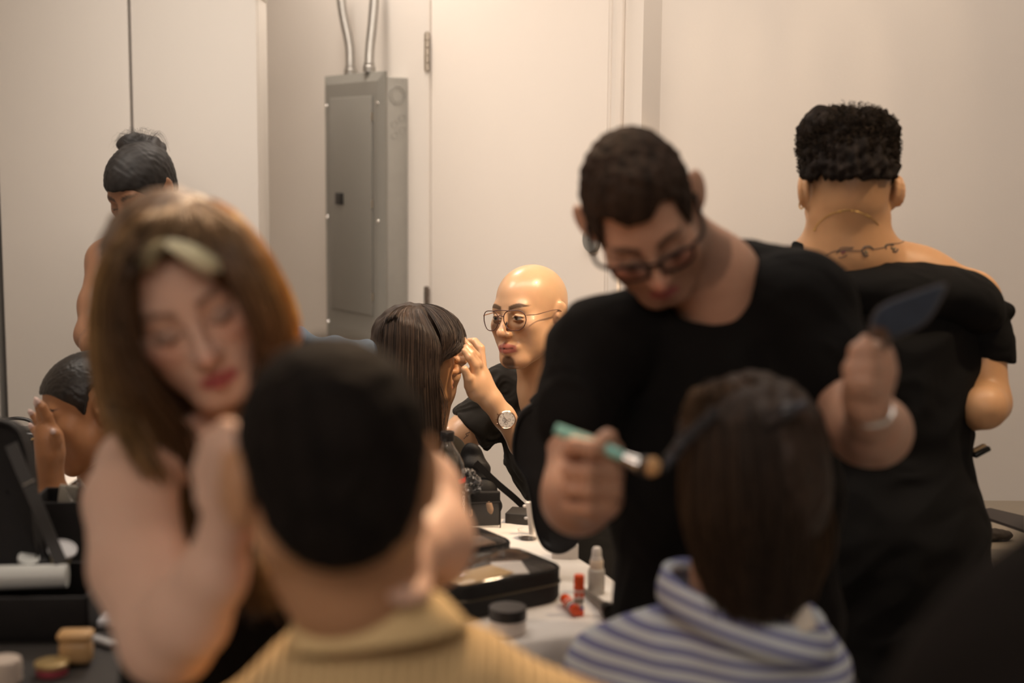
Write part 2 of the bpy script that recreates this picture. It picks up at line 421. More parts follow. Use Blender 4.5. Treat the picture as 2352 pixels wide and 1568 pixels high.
# electrical panel, turned box with knockouts
pg = thing('breaker_box', 'tall grey electrical breaker panel mounted on the wall left of the door', 'electrical panel', tuple(wp(-0.33, 0.75)))
pgm = mat('panel_grey', (0.235, 0.225, 0.20), 0.38, spec=0.5, noise=0.03, nscale=8)
pgs = mat('panel_galvanized', (0.36, 0.35, 0.32), 0.45, metal=0.3, noise=0.07, nscale=25)
PT0, PT1, PZ0, PZ1, PD = -0.555, -0.135, 0.78, 1.765, 0.083
solid('back_box', wbox(PT0 + 0.01, PT1 - 0.002, PZ0 + 0.006, PZ1 - 0.018, 0.0, PD - 0.004, 0.002), pgs, pg)
def bevel_cover():
    a = [(PT0, PZ0), (PT1, PZ0), (PT1, PZ1), (PT0, PZ1)]; V, F = [], []
    def ring(i, d): 
        for t, z in ((PT0 + i, PZ0 + i), (PT1 - i, PZ0 + i), (PT1 - i, PZ1 - i), (PT0 + i, PZ1 - i)): V.append(wp(t, z, d))
    ring(0, PD - 0.006); ring(0, PD + 0.002); ring(0.03, PD + 0.012); ring(0.055, PD + 0.012)
    for j in range(3):
        for i in range(4): F.append([j * 4 + i, j * 4 + (i + 1) % 4, j * 4 + 4 + (i + 1) % 4, j * 4 + 4 + i])
    F.append([12, 13, 14, 15]); F.append([3, 2, 1, 0]); return V, F
solid('cover', bevel_cover(), pgm, pg, smooth=False)
dp = solid('panel_door', wbox(PT0 + 0.062, PT1 - 0.062, PZ0 + 0.20, PZ1 - 0.075, PD + 0.0125, PD + 0.017, 0.003), pgm, pg)
solid('door_latch', wbox(PT0 + 0.105, PT0 + 0.16, 1.335, 1.375, PD + 0.016, PD + 0.021, 0.002), mat('latch_black', (0.02, 0.02, 0.02), 0.4), pg)
solid('latch_slide', wbox(PT0 + 0.135, PT0 + 0.152, 1.34, 1.37, PD + 0.021, PD + 0.0225), mat('latch_slide_black', (0.004, 0.004, 0.004), 0.3), pg)  # near-black slide on the latch
for tt, zz in ((PT0 + 0.03, PZ1 - 0.10), (PT1 - 0.03, PZ1 - 0.10), (PT0 + 0.03, 1.29), (PT1 - 0.03, 1.29), (PT0 + 0.03, 0.93)):
    solid('screw', g_lathe(wp(tt, zz, PD + 0.011), [(0, 0), (0.006, 0), (0.005, 0.003), (0, 0.0035)], axis=(ND[0], ND[1], 0), n=12), chrome, pg)
for zz in (PZ1 - 0.155, 1.33, 1.03):
    solid('door_pin', wbox(PT1 - 0.064, PT1 - 0.06, zz, zz + 0.028, PD + 0.012, PD + 0.018), hm, pg)
ka = (TD[0], TD[1], 0)
def knock(d, z, r, m=None):
    P = [wp(PT1 - 0.0015, z + r * math.sin(a), d + r * math.cos(a)) for a in np.linspace(0, 2 * math.pi, 26)]
    solid('knockout', g_tube(P, 0.0012, 6, closed=True), pgs, pg)
knock(0.04, 1.69, 0.026); knock(0.04, 1.69, 0.019); knock(0.04, 1.69, 0.03)
for d, z in ((0.05, 1.60), (0.022, 1.62), (0.05, 1.565), (0.02, 1.58), (0.05, 0.95), (0.022, 0.96)): knock(d, z, 0.011)
for d in (0.02, 0.04, 0.06): knock(d, 1.738, 0.002)
# conduits
cm = mat('galvanized_conduit', (0.40, 0.385, 0.36), 0.38, metal=1.0, noise=0.12, nscale=40)
for i, (pts, lab) in enumerate([
        ([(779, -60), (786, 20), (800, 90), (804, 120), (805, 180)], 'left galvanized conduit bending down into the top of the grey panel'),
        ([(862, -60), (860, 0), (855, 60), (849, 120), (848, 175)], 'right galvanized conduit running down into the top of the grey panel')]):
    D = 4.75 - 0.16 * i
    P = [W(a, b, D) for a, b in pts]
    P[-1][2] = PZ1 + 0.004
    o = thing('electrical_conduit', lab, 'conduit', tuple(P[-1]))
    solid('pipe', g_tube(P, 0.0155, 14, seg=30), cm, o)
    solid('connector', g_lathe(np.array([P[-1][0], P[-1][1], PZ1 + 0.001]), [(0, 0), (0.021, 0), (0.021, 0.018), (0.0175, 0.021), (0.0175, 0.03), (0, 0.03)], n=18), cm, o)
# white cabinet on the left
CY = 4.17
xl, xs, xr = -1.50, -1.108, -0.742
cg = thing('tall_cabinet', 'tall white two-door cabinet behind the woman with the bun', 'cabinet', ((xl + xr) / 2, CY + 0.09, 0))
solid('cabinet_body', g_box(((xl + xr) / 2, CY + 0.10, 0.975), (xr - xl, 0.15, 1.95), None, 0.003), cabm, cg)
solid('cabinet_door', g_box(((xl + xs) / 2 - 0.0015, CY + 0.012, 0.985), (xs - xl - 0.006, 0.022, 1.93), None, 0.002), cabm, cg)
solid('cabinet_door', g_box(((xr + xs) / 2 + 0.0015, CY + 0.012, 0.985), (xr - xs - 0.006, 0.022, 1.93), None, 0.002), cabm, cg)
solid('cabinet_top', g_box(((xl + xr) / 2, CY + 0.088, 1.958), (xr - xl + 0.004, 0.176, 0.016), None, 0.002), cabm, cg)
# grey side panel left of the cabinet
o = solid('room_divider', g_box((xl - 0.32, CY + 0.2, 1.1), (0.6, 0.4, 2.2), None, 0.003), mat('grey_board', (0.42, 0.41, 0.39), 0.5, noise=0.03), None)
tag(o, 'grey upright panel at the far left edge beside the white cabinet', 'divider')
# ---------------------------------------------------------------- heads
def head(px, py, D, yaw, pitch, roll, s=1.0):
    return dict(o=W(px, py, D), M=BASE @ rot('Y', roll) @ rot('Z', yaw) @ rot('X', pitch), s=s)
def hw(H, p): return H['o'] + H['M'] @ (np.array(p, float) * H['s'])
def hl(H, P): return ((np.asarray(P) - H['o']) @ H['M']) / H['s']
def head_prims(H, eyes='closed', nose=1.0, jaw=1.0, ears=True, lips=1.0, brow=1.0, mw=1.0):
    s = H['s']; M = H['M']
    def E(c, r, k=0.02, op='u', R=None): return ell(hw(H, c), np.array(r) * s, M if R is None else M @ R, k * s, op)
    def C(a, b, r1, r2, k=0.015, op='u'): return cone(hw(H, a), hw(H, b), r1 * s, r2 * s, k * s, op)
    P = [E((0, .012, .035), (.0755, .097, .082)),
         E((0, -.03, -.03), (.061, .056, .078), .03), E((0, .045, -.02), (.058, .05, .055), .03)]
    for x in (-1, 1):
        P += [C((x * .053 * jaw, .010, -.048), (x * .022 * jaw, -.060, -.094), .020, .019, .03),
              E((x * .043, -.058, -.022), (.022, .02, .02), .028)]
    for x in (-1, 1): P.append(E((x * .038, -.040, -.052), (.022, .024, .026), .025))
    P += [C((-.014, -.072, -.101), (.014, -.072, -.101), .0155, .0155, .022),
          C((-.036, -.070, .021), (.036, -.070, .021), .0125 * brow, .0125 * brow, .018),
          E((0, -.072, -.066), (.030, .020, .024), .02)]
    for x in (-1, 1): P.append(E((x * .031, -.096, -.002), (.018, .017, .0125), .014, 's'))
    P += [C((0, -.083, .012), (0, -.103 - .004 * nose, -.030), .0065, .0088, .010), ball(hw(H, (0, -.106 - .004 * nose, -.034)), .0098 * s, .008)]
    for x in (-1, 1): P.append(E((x * .0115, -.096, -.038), (.0075, .011, .0075), .006))
    for x in (-1, 1):
        P.append(ball(hw(H, (x * .031, -.0735, -.002)), .0135 * s, .003))
        if eyes == 'open':
            P.append(cone(hw(H, (x * .018, -.083, .000)), hw(H, (x * .031, -.0885, .0055)), .0022 * s, .003 * s, .003))
            P.append(cone(hw(H, (x * .031, -.0885, .0055)), hw(H, (x * .045, -.080, .0015)), .003 * s, .0022 * s, .003))
            P.append(cone(hw(H, (x * .020, -.083, -.006)), hw(H, (x * .044, -.081, -.006)), .0022 * s, .0022 * s, .004))
        else:
            P.append(cone(hw(H, (x * .018, -.083, -.006)), hw(H, (x * .032, -.0885, -.009)), .002 * s, .0028 * s, .004))
            P.append(cone(hw(H, (x * .032, -.0885, -.009)), hw(H, (x * .045, -.080, -.006)), .0028 * s, .002 * s, .004))
    # mouth
    P += [C((-.020 * mw, -.084, -.068), (0, -.0925, -.0655), .0042 * lips, .0062 * lips, .008), C((.020 * mw, -.084, -.068), (0, -.0925, -.0655), .0042 * lips, .0062 * lips, .008),
          C((-.016 * mw, -.084, -.0745), (0, -.0905, -.0765), .0045 * lips, .0072 * lips, .007), C((.016 * mw, -.084, -.0745), (0, -.0905, -.0765), .0045 * lips, .0072 * lips, .007),
          C((-.021, -.088, -.0705), (0, -.0985, -.0705), .0012, .0016, .003, 's'), C((.021, -.088, -.0705), (0, -.0985, -.0705), .0012, .0016, .003, 's')]
    if ears:
        for x in (-1, 1):
            R = rot('Z', x * -22) @ rot('X', -8)
            P += [E((x * .0785, .018, .000), (.007, .0175, .0285), .008, 'u', R), E((x * .0765, .012, -.026), (.006, .0085, .010), .006),
                  E((x * .0865, .012, .004), (.0065, .0105, .019), .004, 's', R), E((x * .0775, .006, -.004), (.004, .004, .007), .003)]
    return P
SK_L = (0.52, 0.33, 0.235)
def sm(x, a, b):
    t = np.clip((x - a) / (b - a), 0, 1); return t * t * (3 - 2 * t)
def face_colors(V, H, skin, lip=(0.42, 0.13, 0.12), brow=(0.05, 0.03, 0.02), browamt=0.8, lipamt=0.9, mw=1.0, open_eye=False, beard=None, beardamt=0.5, lash=0.8, goatee=0.0,
                blush=0.12, lidshade=.35, lh=1.0, gapw=1.0, fade=0, scalp=None, base=None, cheeks=(0.6, 0.22, 0.17)):
    L = hl(H, V); x, y, z = L[:, 0], L[:, 1], L[:, 2]; ax = np.abs(x)
    Cc = np.tile(np.array(skin, float), (len(V), 1)) if base is None else base.copy()
    near = (np.linalg.norm(L, axis=1) < 0.16)
    def put(m, c):
        nonlocal Cc
        m = (m * near)[:, None]; Cc = Cc * (1 - m) + np.array(c) * m
    if beard is not None:
        m = sm(-z, .035, .06) * sm(-y, -.03, .0) * (1 - sm(-z, .125, .14))
        up = (1 - sm(ax, .05, .075)) * 0 + 1
        put(m * beardamt * up, beard)
        put(sm(-z, .0, .03) * sm(ax, .052, .066) * sm(-y, -.03, -.005) * (1 - sm(-y, .035, .06)) * beardamt, beard)
    put(blush * (1 - sm(np.sqrt((ax - .042) ** 2 + (z + .025) ** 2), .008, .028)) * sm(-y, .02, .04), cheeks)
    put(blush * 1.2 * (1 - sm(np.sqrt(x ** 2 + (z + .034) ** 2), .006, .018)) * sm(-y, .08, .09), cheeks)
    axm = ax / mw; m = (1 - sm(np.abs(z + .0695 + 0.10 * axm) / ((.0135 - .30 * axm) * lh), .72, 1.0)) * (1 - sm(axm, .019, .0245)) * sm(-y, .062, .072)
    put(m * lipamt, lip)
    put((1 - sm(np.abs(z + .0705 - 0.03 * ax), .0006 * gapw, .0018 * gapw)) * (1 - sm(ax, .018, .023)) * sm(-y, .062, .072) * 0.8, np.array(lip) * 0.25)
    zb = .0215 + .006 * np.sin(np.clip((ax - .014) / .036, 0, 1) * math.pi * 0.75)
    th = .0048 * (1 - sm(ax, .036, .056)) + .0016
    put((1 - sm(np.abs(z - zb) / th, .6, 1.1)) * sm(ax, .009, .014) * (1 - sm(ax, .050, .056)) * sm(-y, .03, .05) * browamt, brow)
    if open_eye:
        e = ((ax - .0315) / .0125) ** 2 + ((z + .0018 - (1 - ((ax - .0315) / .013) ** 2) * .0008) / .0044) ** 2
        put((1 - sm(e, .8, 1.0)) * sm(-y, .06, .065), (0.55, 0.50, 0.45))
        gx = open_eye if isinstance(open_eye, float) else 0.0
        d = np.sqrt((x - np.sign(x) * .0315 - gx) ** 2 + (z + .0012) ** 2)
        put((1 - sm(d, .0042, .0052)) * (1 - sm(e, .85, 1.05)) * sm(-y, .06, .065), (0.03, 0.015, 0.01))
        put((1 - sm(np.abs(np.sqrt(e) - 1.03), .04, .16)) * sm(z, -.003, .0005) * sm(-y, .05, .06) * lash, (0.03, 0.02, 0.015))
    else:
        ze = -.0078 + 8.0 * np.maximum(ax - .031, -1) ** 2 + 8.0 * np.minimum(0, ax - .031) ** 2 * 0
        put((1 - sm(np.abs(z - ze), .0012, .0030)) * sm(ax, .014, .018) * (1 - sm(ax, .046, .050)) * sm(-y, .06, .066) * lash, (0.02, 0.012, 0.01))
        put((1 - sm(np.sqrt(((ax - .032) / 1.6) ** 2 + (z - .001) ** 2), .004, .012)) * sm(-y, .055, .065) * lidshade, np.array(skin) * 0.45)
    if fade: put(fade * sm(z, -.050, .015) * sm(y, -.03, .02) * (1 - sm(ax, .0765, .080)), (0.075, 0.04, 0.022))
    if goatee:
        put(goatee * (1 - sm(np.sqrt((x / 1.2) ** 2 + (z + .103) ** 2), .012, .020)) * sm(-y, .045, .06), (0.04, 0.025, 0.02))
    if scalp is not None:
        put(scalp[1] * sm(z + 0.55 * (y + .02) * -1 * 0 , .02, .06) * sm(y + (z - .05) * 0.6, -.05, -.02), scalp[0])
    return Cc
def hair_cap(name, H, parent, material, line, t=0.009, tx=None, res=0.003, extra=(), disp=0.0015, dfreq=45, neck=None, col=None, var=0.25, vfreq=40, soft=0.006, tn=None, seed=1):
    """hair volume hugging the skull; line(x,y)->z above which there is hair (head local)"""
    s = H['s']; M = H['M']; t2 = t if tn is None else tn
    tx = t if tx is None else tx
    P = [ell(hw(H, (0, .012, .035)), (np.array((.0755, .097, .082)) + np.array([tx, t, t])) * s, M, .02), ell(hw(H, (0, .045, -.02)), (np.array((.058, .05, .055)) + t2) * s, M, .03),
         ell(hw(H, (0, -.03, -.03)), (np.array((.061, .056, .078)) + t2 * 0.7) * s, M, .02)]
    if neck: P += neck
    P += list(extra)
    o = H['o'].astype(np.float32); Mf = M.astype(np.float32)
    def cut(X, Y, Z):
        px, py, pz = X - o[0], Y - o[1], Z - o[2]
        l = [(px * Mf[0, i] + py * Mf[1, i] + pz * Mf[2, i]) / s for i in range(3)]
        return (line(l[0], l[1]) - l[2]) * 0.75 * s
    P.append(fn_cut(cut, soft))
    V, Q = surface(P, res); N = normals(V, Q); L = hl(H, V)
    V = V + N * (nz(L, dfreq, seed) * disp)[:, None]
    c = np.tile(np.array(col or (0.03, 0.02, 0.015)), (len(V), 1)) * (1 + var * nz(L * np.array([1, .35, .35]), vfreq, seed + 3))[:, None]
    return add_mesh(name, V, Q, material, parent, col=np.clip(c, 0, 1))
def line_short(front=.062, side=.0, back=-.07, wb=.05):
    def f(x, y):
        a = front + (side - front) * sm(y, -.078, -.03)          # hairline down to the temple
        a = a - .03 * np.exp(-((y + .018) / .010) ** 2)            # sideburn
        b = side + .022 * np.exp(-((y - .015) / .016) ** 2)        # over the ear
        c_ = back + 14 * np.maximum(np.abs(x) - wb * 0.4, 0) ** 2
        m = sm(y, .025, .055)
        return np.where(y < .0, a, b * (1 - m) + c_ * m)
    return f
def strands(name, guides, n, parent, material, col, r=0.0006, seg=14, jit=0.006, var=0.5, seed=0, kind='tube', frizz=0.0, wave=0.0, wfreq=3.0, taper=0.35, unjit_root=0.3):
    """guides: list of polylines (world), interpolated across neighbours"""
    rs = np.random.RandomState(seed); G = np.array([smooth_path(g, seg) for g in guides]); ng = len(G)
    u = rs.uniform(0, ng - 1 - 1e-6, n); i = u.astype(int); f = (u - i)[:, None, None]
    P = G[i] * (1 - f) + G[i + 1] * f if ng > 1 else np.repeat(G, n, axis=0)
    t = np.linspace(0, 1, seg)[None, :, None]
    off = rs.normal(size=(n, 1, 3)) * jit; P = P + off * (unjit_root + (1 - unjit_root) * t)
    if frizz: P = P + np.cumsum(rs.normal(size=P.shape), axis=1) * frizz
    if wave:
        ph = rs.uniform(0, 6.28, (n, 1, 1)); d = rs.normal(size=(n, 1, 3)); d /= np.linalg.norm(d, axis=2, keepdims=True)
        P = P + d * np.sin(t * wfreq * 6.28 + ph) * wave * t
    T = np.gradient(P, axis=1); T /= np.linalg.norm(T, axis=2, keepdims=True) + 1e-9
    a = np.cross(T, np.array([0.3, 0.5, 0.81])); a /= np.linalg.norm(a, axis=2, keepdims=True) + 1e-9; b = np.cross(T, a)
    rr = r * rs.uniform(.6, 1.3, (n, 1, 1)) * (1 - (1 - taper) * t ** 2)
    V = np.stack([P + rr * (a * math.cos(k * 2.0944) + b * math.sin(k * 2.0944)) for k in range(3)], axis=2).reshape(-1, 3)
    base = (np.arange(n) * seg * 3)[:, None, None] + (np.arange(seg - 1) * 3)[None, :, None]
    F = []
    for k in range(3):
        q = (k + 1) % 3; F.append(np.stack([base + k, base + q, base + 3 + q, base + 3 + k], axis=3).reshape(-1, 4))
    F = np.vstack(F)
    tone = np.repeat(np.exp(rs.normal(size=n) * var), seg * 3)
    if isinstance(col, list):   # gradient of colours across guides
        cc = np.array(col); ui = np.clip(u / (ng - 1) * (len(cc) - 1), 0, len(cc) - 1 - 1e-6); a0 = ui.astype(int); ff = (ui - a0)[:, None]
        c0 = np.repeat(cc[a0] * (1 - ff) + cc[a0 + 1] * ff, seg * 3, axis=0)
    else: c0 = np.tile(np.array(col), (len(V), 1))
    return add_mesh(name, V, F, material, parent, col=np.clip(c0 * tone[:, None], 0, 1))
skinm = mat('skin', attr=True, rough=0.45, spec=0.45, noise=0.05, nscale=60, bump=0.05, bscale=400)
skinshine = mat('skin_glossy', attr=True, rough=0.33, spec=0.55, noise=0.04, nscale=60, bump=0.03, bscale=400, coat=0.15)
for m_ in (skinm, skinshine):
    b_ = m_.node_tree.nodes['Principled BSDF']; b_.inputs['Subsurface Weight'].default_value = 0.12
    b_.inputs['Subsurface Radius'].default_value = (0.012, 0.004, 0.002); b_.inputs['Subsurface Scale'].default_value = 1.0
hairm = mat('hair', attr=True, rough=0.42, spec=0.5, noise=0.12, nscale=90)
hairsoft = mat('hair_soft', attr=True, rough=0.6, spec=0.35, noise=0.12, nscale=90)
hairmatte = mat('hair_matte', attr=True, rough=0.75, spec=0.12, noise=0.15, nscale=120, bump=0.5, bscale=260)
def cloth(name, prims, res, material, parent, fold=0.004, ffreq=5.0, seed=0, fine=0.0015, smoothit=1, aniso=(1, 1, 1), stripe=None, clip=None):
    V, Q = surface(prims, res, clip)
    if smoothit: V = relax(V, Q, smoothit)
    N = normals(V, Q); A = V * np.array(aniso)
    f = nz(A, ffreq, seed); g = nz(A + 0.3 * f[:, None] * 0.1, ffreq * 2.7, seed + 5)
    V = V + N * (fold * (0.55 - np.abs(f) ** 1.2) + fine * g)[:, None]
    return add_mesh(name, V, Q, material, parent, stripe=None if stripe is None else stripe(V))
blackcloth = mat('black_cotton', (0.0065, 0.006, 0.0058), 0.85, spec=0.15, noise=0.25, nscale=12, bump=0.15, bscale=700, sheen=0.0)
blackworn = mat('washed_black_cotton', (0.022, 0.019, 0.015), 0.85, spec=0.2, noise=0.3, nscale=14, bump=0.15, bscale=700, sheen=0.05)
blackplastic = mat('black_plastic', (0.012, 0.011, 0.010), 0.35, spec=0.5)
blacknylon = mat('black_nylon', (0.010, 0.009, 0.009), 0.6, spec=0.3, noise=0.3, nscale=60, bump=0.2, bscale=500)
gold = mat('gold', (0.85, 0.58, 0.22), 0.25, metal=1.0)
silver = mat('silver', (0.75, 0.74, 0.72), 0.22, metal=1.0)
def fingers(list_of_chains, k=0.0035):
    out = []
    for c in list_of_chains: out += chain(c, k)
    return out
def person(label, loc): return thing('person', label, 'person', tuple(loc))
def glasses(name, H, label, frame, lens, rim_r=0.0011, w=.052, h=.044, drop=0.0, teardrop=0.0, brow_bar=False, thick_top=0.0, gap=.016, y0=-.104, templ=None, tilt=0.0):
    g = tag_o = thing(name, label, 'glasses', tuple(hw(H, (0, y0, -.004))))
    templ = templ or frame
    for x in (-1, 1):
        cx = x * (gap / 2 + w / 2); P = []
        for a in np.linspace(0, 2 * math.pi, 41):
            ca, sa = math.cos(a), math.sin(a); e = 0.72
            px = math.copysign(abs(ca) ** e, ca) * w / 2; pz = math.copysign(abs(sa) ** e, sa) * h / 2
            px += x * teardrop * (-pz / h) * w * (1 if True else 0) * (-0.22) * -1
            if pz < 0: px *= 1 - 0.22 * (-pz / (h / 2)) * (1 if teardrop else 0.3)
            P.append((cx + px, y0 + abs(cx + px) ** 2 * 3.5, -.005 + drop + pz))
        W3 = [hw(H, p) for p in P]
        rr = rim_r * H['s']
        solid('rim', g_tube(W3, rr, 8, closed=True), frame, g)
        ce = np.mean(W3[:-1], axis=0)
        V = [ce] + [p for p in W3[:-1]]; V2 = [p + H['M'] @ np.array([0, .0012, 0]) for p in V]
        n = len(V); F = [[0, i, i % (n - 1) + 1] for i in range(1, n)] + [[n, n + i % (n - 1) + 1, n + i] for i in range(1, n)]
        solid('lens', (V + V2, F), lens, g)
        xo = cx + x * w / 2
        solid('temple', g_tube([hw(H, (xo, y0 + xo * xo * 3.5, .006 + drop)), hw(H, (x * .079, -.07, .006)), hw(H, (x * .081, -.02, .010)), hw(H, (x * .081, .012, .008)), hw(H, (x * .079, .034, -.014))], rr * 1.15, 8, seg=24), templ, g)
        if not thick_top: solid('nose_pad', g_lathe(hw(H, (x * .0105, y0 + .008, -.012 + drop)), [(0, -.001), (.0028, 0), (0, .001)], axis=H['M'] @ np.array([1, -.5, 0]), n=10, sy=1.6), chrome, g)
    bz = .004 + drop
    solid('bridge', g_tube([hw(H, (-gap / 2 - .001, y0, bz)), hw(H, (0, y0 - .003, bz + .003)), hw(H, (gap / 2 + .001, y0, bz))], rim_r * H['s'], 8, seg=8), frame, g)
    if brow_bar: solid('brow_bar', g_tube([hw(H, (-gap / 2 - .016, y0, h / 2 - .0055 + drop)), hw(H, (0, y0 - .002, h / 2 - .0035 + drop)), hw(H, (gap / 2 + .016, y0, h / 2 - .0055 + drop))], rim_r * H['s'], 8, seg=10), frame, g)
    return g
# ================================================================ people
ALLP = {}
def body(name, prims, res, skin, H, parent, m=None, rel=1, **fc):
    V, Q = surface(prims, res); 
    if rel: V = relax(V, Q, rel, 0.35)
    c = face_colors(V, H, skin, **fc)
    o = add_mesh('body', V, Q, m or skinm, parent, col=np.clip(c, 0, 1)); ALLP[name] = (V, Q)
    return o
def nails(parent, pts, r, color=(0.75, 0.5, 0.42)):
    pass
# ---- bald man in focus -------------------------------------------------
H = head(1217, 722, 3.30, -40, 6, 0, 0.985); H_bald = H
pm = person('bald person with wire glasses and black T-shirt leaning toward the long haired woman', W(1250, 1500, 3.4) * [1, 1, 0] + [0, 0, 0.0])
SK = (0.62, 0.37, 0.215)
P = head_prims(H, 'open', lips=1.25, nose=0.9, mw=1.25)
P += chain([(1222, 775, 3.34, 46), (1240, 905, 3.40, 46), (1245, 960, 3.42, 50)], .03)
# watch arm: shoulder - elbow - wrist
P += chain([(1340, 940, 3.42, 48), (1290, 1100, 3.26, 34), (1262, 1085, 3.22, 34), (1200, 1020, 3.15, 29), (1156, 955, 3.12, 23.5)], .015)
# palm and back of the hand
P += chain([(1156, 955, 3.12, 23.5), (1127, 918, 3.11, 23), (1102, 882, 3.11, 27), (1098, 858, 3.11, 25)], .02)
P += chain([(1093, 900, 3.10, 20), (1083, 872, 3.09, 16)], .015)
P += fingers([
    [(1104, 850, 3.105, 13), (1098, 836, 3.09, 10.5), (1082, 812, 3.08, 9.5), (1070, 798, 3.08, 8)],
    [(1092, 862, 3.09, 12), (1090, 838, 3.08, 10.5), (1077, 820, 3.07, 9), (1067, 806, 3.07, 7.8)],
    [(1102, 848, 3.12, 11), (1094, 818, 3.11, 10), (1077, 797, 3.10, 9), (1063, 780, 3.10, 8)],
    [(1108, 846, 3.14, 11), (1103, 800, 3.15, 10.5), (1090, 785, 3.16, 9.5), (1078, 784, 3.17, 8.5)],
    [(1080, 885, 3.085, 15), (1076, 868, 3.07, 11.5), (1067, 848, 3.06, 9)]])
# far arm passing behind the woman
P += chain([(1160, 905, 3.46, 50), (1075, 985, 3.44, 40), (1000, 1035, 3.40, 38), (985, 1020, 3.38, 34), (1018, 900, 3.30, 24), (1035, 860, 3.27, 24)], .02)
P += fingers([
    [(1038, 856, 3.26, 12), (1052, 838, 3.22, 10), (1064, 828, 3.19, 9), (1050, 826, 3.17, 8)],
    [(1036, 845, 3.27, 12), (1056, 822, 3.24, 10), (1060, 815, 3.20, 8.5), (1051, 812, 3.18, 7.5)],
    [(1036, 835, 3.28, 12), (1054, 806, 3.26, 9), (1056, 800, 3.22, 8), (1050, 800, 3.2, 7)]])
P += [cel(1250, 1030, 3.48, 70, 100, .07, 0), ]
body('bald', P, .0022, SK, H, pm, skinshine, open_eye=-.0022, mw=1.25, lh=1.15, gapw=1.7, lip=(0.42, 0.12, 0.10), browamt=0.9, goatee=0.85, brow=(0.06, 0.035, 0.02), scalp=((0.47, 0.33, 0.19), 0.5), blush=.1)
T = [cel(1255, 1030, 3.47, 98, 150, .10, -16, .05), cel(1240, 985, 3.41, 66, 66, .055, 0, .03), cel(1310, 1200, 3.5, 95, 120, .11, -8, .06)]
T += chain([(1205, 905, 3.44, 38), (1160, 902, 3.46, 55), (1108, 965, 3.45, 51), (1072, 995, 3.445, 49), (1040, 1022, 3.44, 49)], .03)
T += chain([(1165, 865, 3.45, 17), (1210, 915, 3.43, 40)], .03)
T += chain([(1270, 905, 3.42, 38), (1330, 930, 3.42, 58), (1290, 1010, 3.34, 52), (1262, 1045, 3.27, 45)], .03)
a, b = W(1108, 965, 3.45), W(1062, 1004, 3.445); T.append(plane_cut(W(1080, 986, 3.445), b - a, .003))
cloth('t_shirt', T, .0032, blackworn, pm, fold=.009, ffreq=9, seed=11, fine=.003)
tr = []
tr += chain([(1330, 1290, 3.45, 110), (1310, 1420, 3.32, 85), (1290, 1600, 3.2, 70)], .05) + chain([(1400, 1300, 3.45, 110), (1430, 1450, 3.32, 85), (1420, 1600, 3.25, 70)], .05)
cloth('trousers', tr, .012, blackcloth, pm, fold=.006, ffreq=6)
def world_at(px, py, z):
    return on_z(px, py, z)
st = thing('stool', 'black stool under the bald person behind the table', 'stool', tuple(np.array([W(1350, 1300, 3.5)[0], W(1350, 1300, 3.5)[1], 0.0])))
bx, by = st.location[0], st.location[1]
solid('seat', g_lathe((bx, by, .42), [(0, 0), (.17, 0), (.18, .015), (.18, .045), (.16, .06), (0, .06)]), blackplastic, st)
for q in range(4):
    a = math.pi / 4 + q * math.pi / 2
    solid('leg', g_tube([(bx + .11 * math.cos(a), by + .11 * math.sin(a), .42), (bx + .19 * math.cos(a), by + .19 * math.sin(a), 0)], .012), steel, st)
lensm = mat('clear_lens', (1, 1, 1), 0.02, trans=1.0, ior=1.02)
rosegold = mat('rose_gold', (0.75, 0.50, 0.36), 0.22, metal=1.0)
tort = mat('rim_brown', (0.10, 0.045, 0.035), 0.3)
glasses('eyeglasses', H, 'thin aviator wire glasses on the face of the bald person', tort, lensm, rim_r=.00115, w=.055, h=.046, teardrop=.1, brow_bar=True, gap=.017, y0=-.106, templ=rosegold)
# watch
wt = thing('wristwatch', 'rose gold wristwatch with white dial and mesh strap on the wrist of the bald person', 'watch', tuple(W(1158, 950, 3.12)))
A, Bq = W(1127, 918, 3.11), W(1190, 1018, 3.15); wd = (Bq - A) / np.linalg.norm(Bq - A); wc = W(1157, 956, 3.125)
xx, yy, _ = frame_of(wd); rr = 24.5 * 3.12 / FPX + .001
meshm = mat('watch_mesh', (0.50, 0.40, 0.31), 0.4, metal=1.0, noise=0.3, nscale=900)
out, inn = [], []
P = [wc + (xx * math.cos(t) + yy * math.sin(t)) * rr for t in np.linspace(0, 2 * math.pi, 40)]
def band(c, axis, r, w_, th, n=40, sx=1, sy=1):
    return g_lathe(np.array(c) - np.array(axis) * w_ / 2, [(r, 0), (r + th, 0.0), (r + th, w_), (r, w_), (r, 0)], axis=axis, n=n, sx=sx, sy=sy)
def open_lathe(geo, n):
    V, F = geo; return V, F[:-2]
solid('strap', open_lathe(band(wc, wd, rr, .017, .0018), 40), meshm, wt)
vd = (CB * 1.0 + CU * .12 - CR * .05); vd -= wd * (vd @ wd) * .8; vd /= np.linalg.norm(vd); dc = wc + vd * (rr + .0005) + CR * .002
solid('case', g_lathe(dc, [(0, 0), (.0185, .0), (.0205, .002), (.0205, .006), (.0188, .0078), (.018, .007), (0, .007)], axis=vd, n=40), rosegold, wt)
dial = solid('dial', g_lathe(dc + vd * .0071, [(0, 0), (.0178, 0), (.0178, .0004), (0, .0004)], axis=vd, n=40), mat('dial_white', (0.80, 0.74, 0.68), 0.4), wt)
dx = np.cross(CU, vd); dx /= np.linalg.norm(dx); dy = np.cross(vd, dx); ink = mat('dial_ink', (0.14, 0.10, 0.08), 0.4); marks = []
for k in range(12):
    a = k * math.pi / 6; u = dx * math.sin(a) + dy * math.cos(a); marks.append(g_tube([dc + vd * .0077 + u * .0135, dc + vd * .0077 + u * .0165], .00035, 4))
solid('hour_mark', marks, ink, wt)['kind'] = 'stuff'
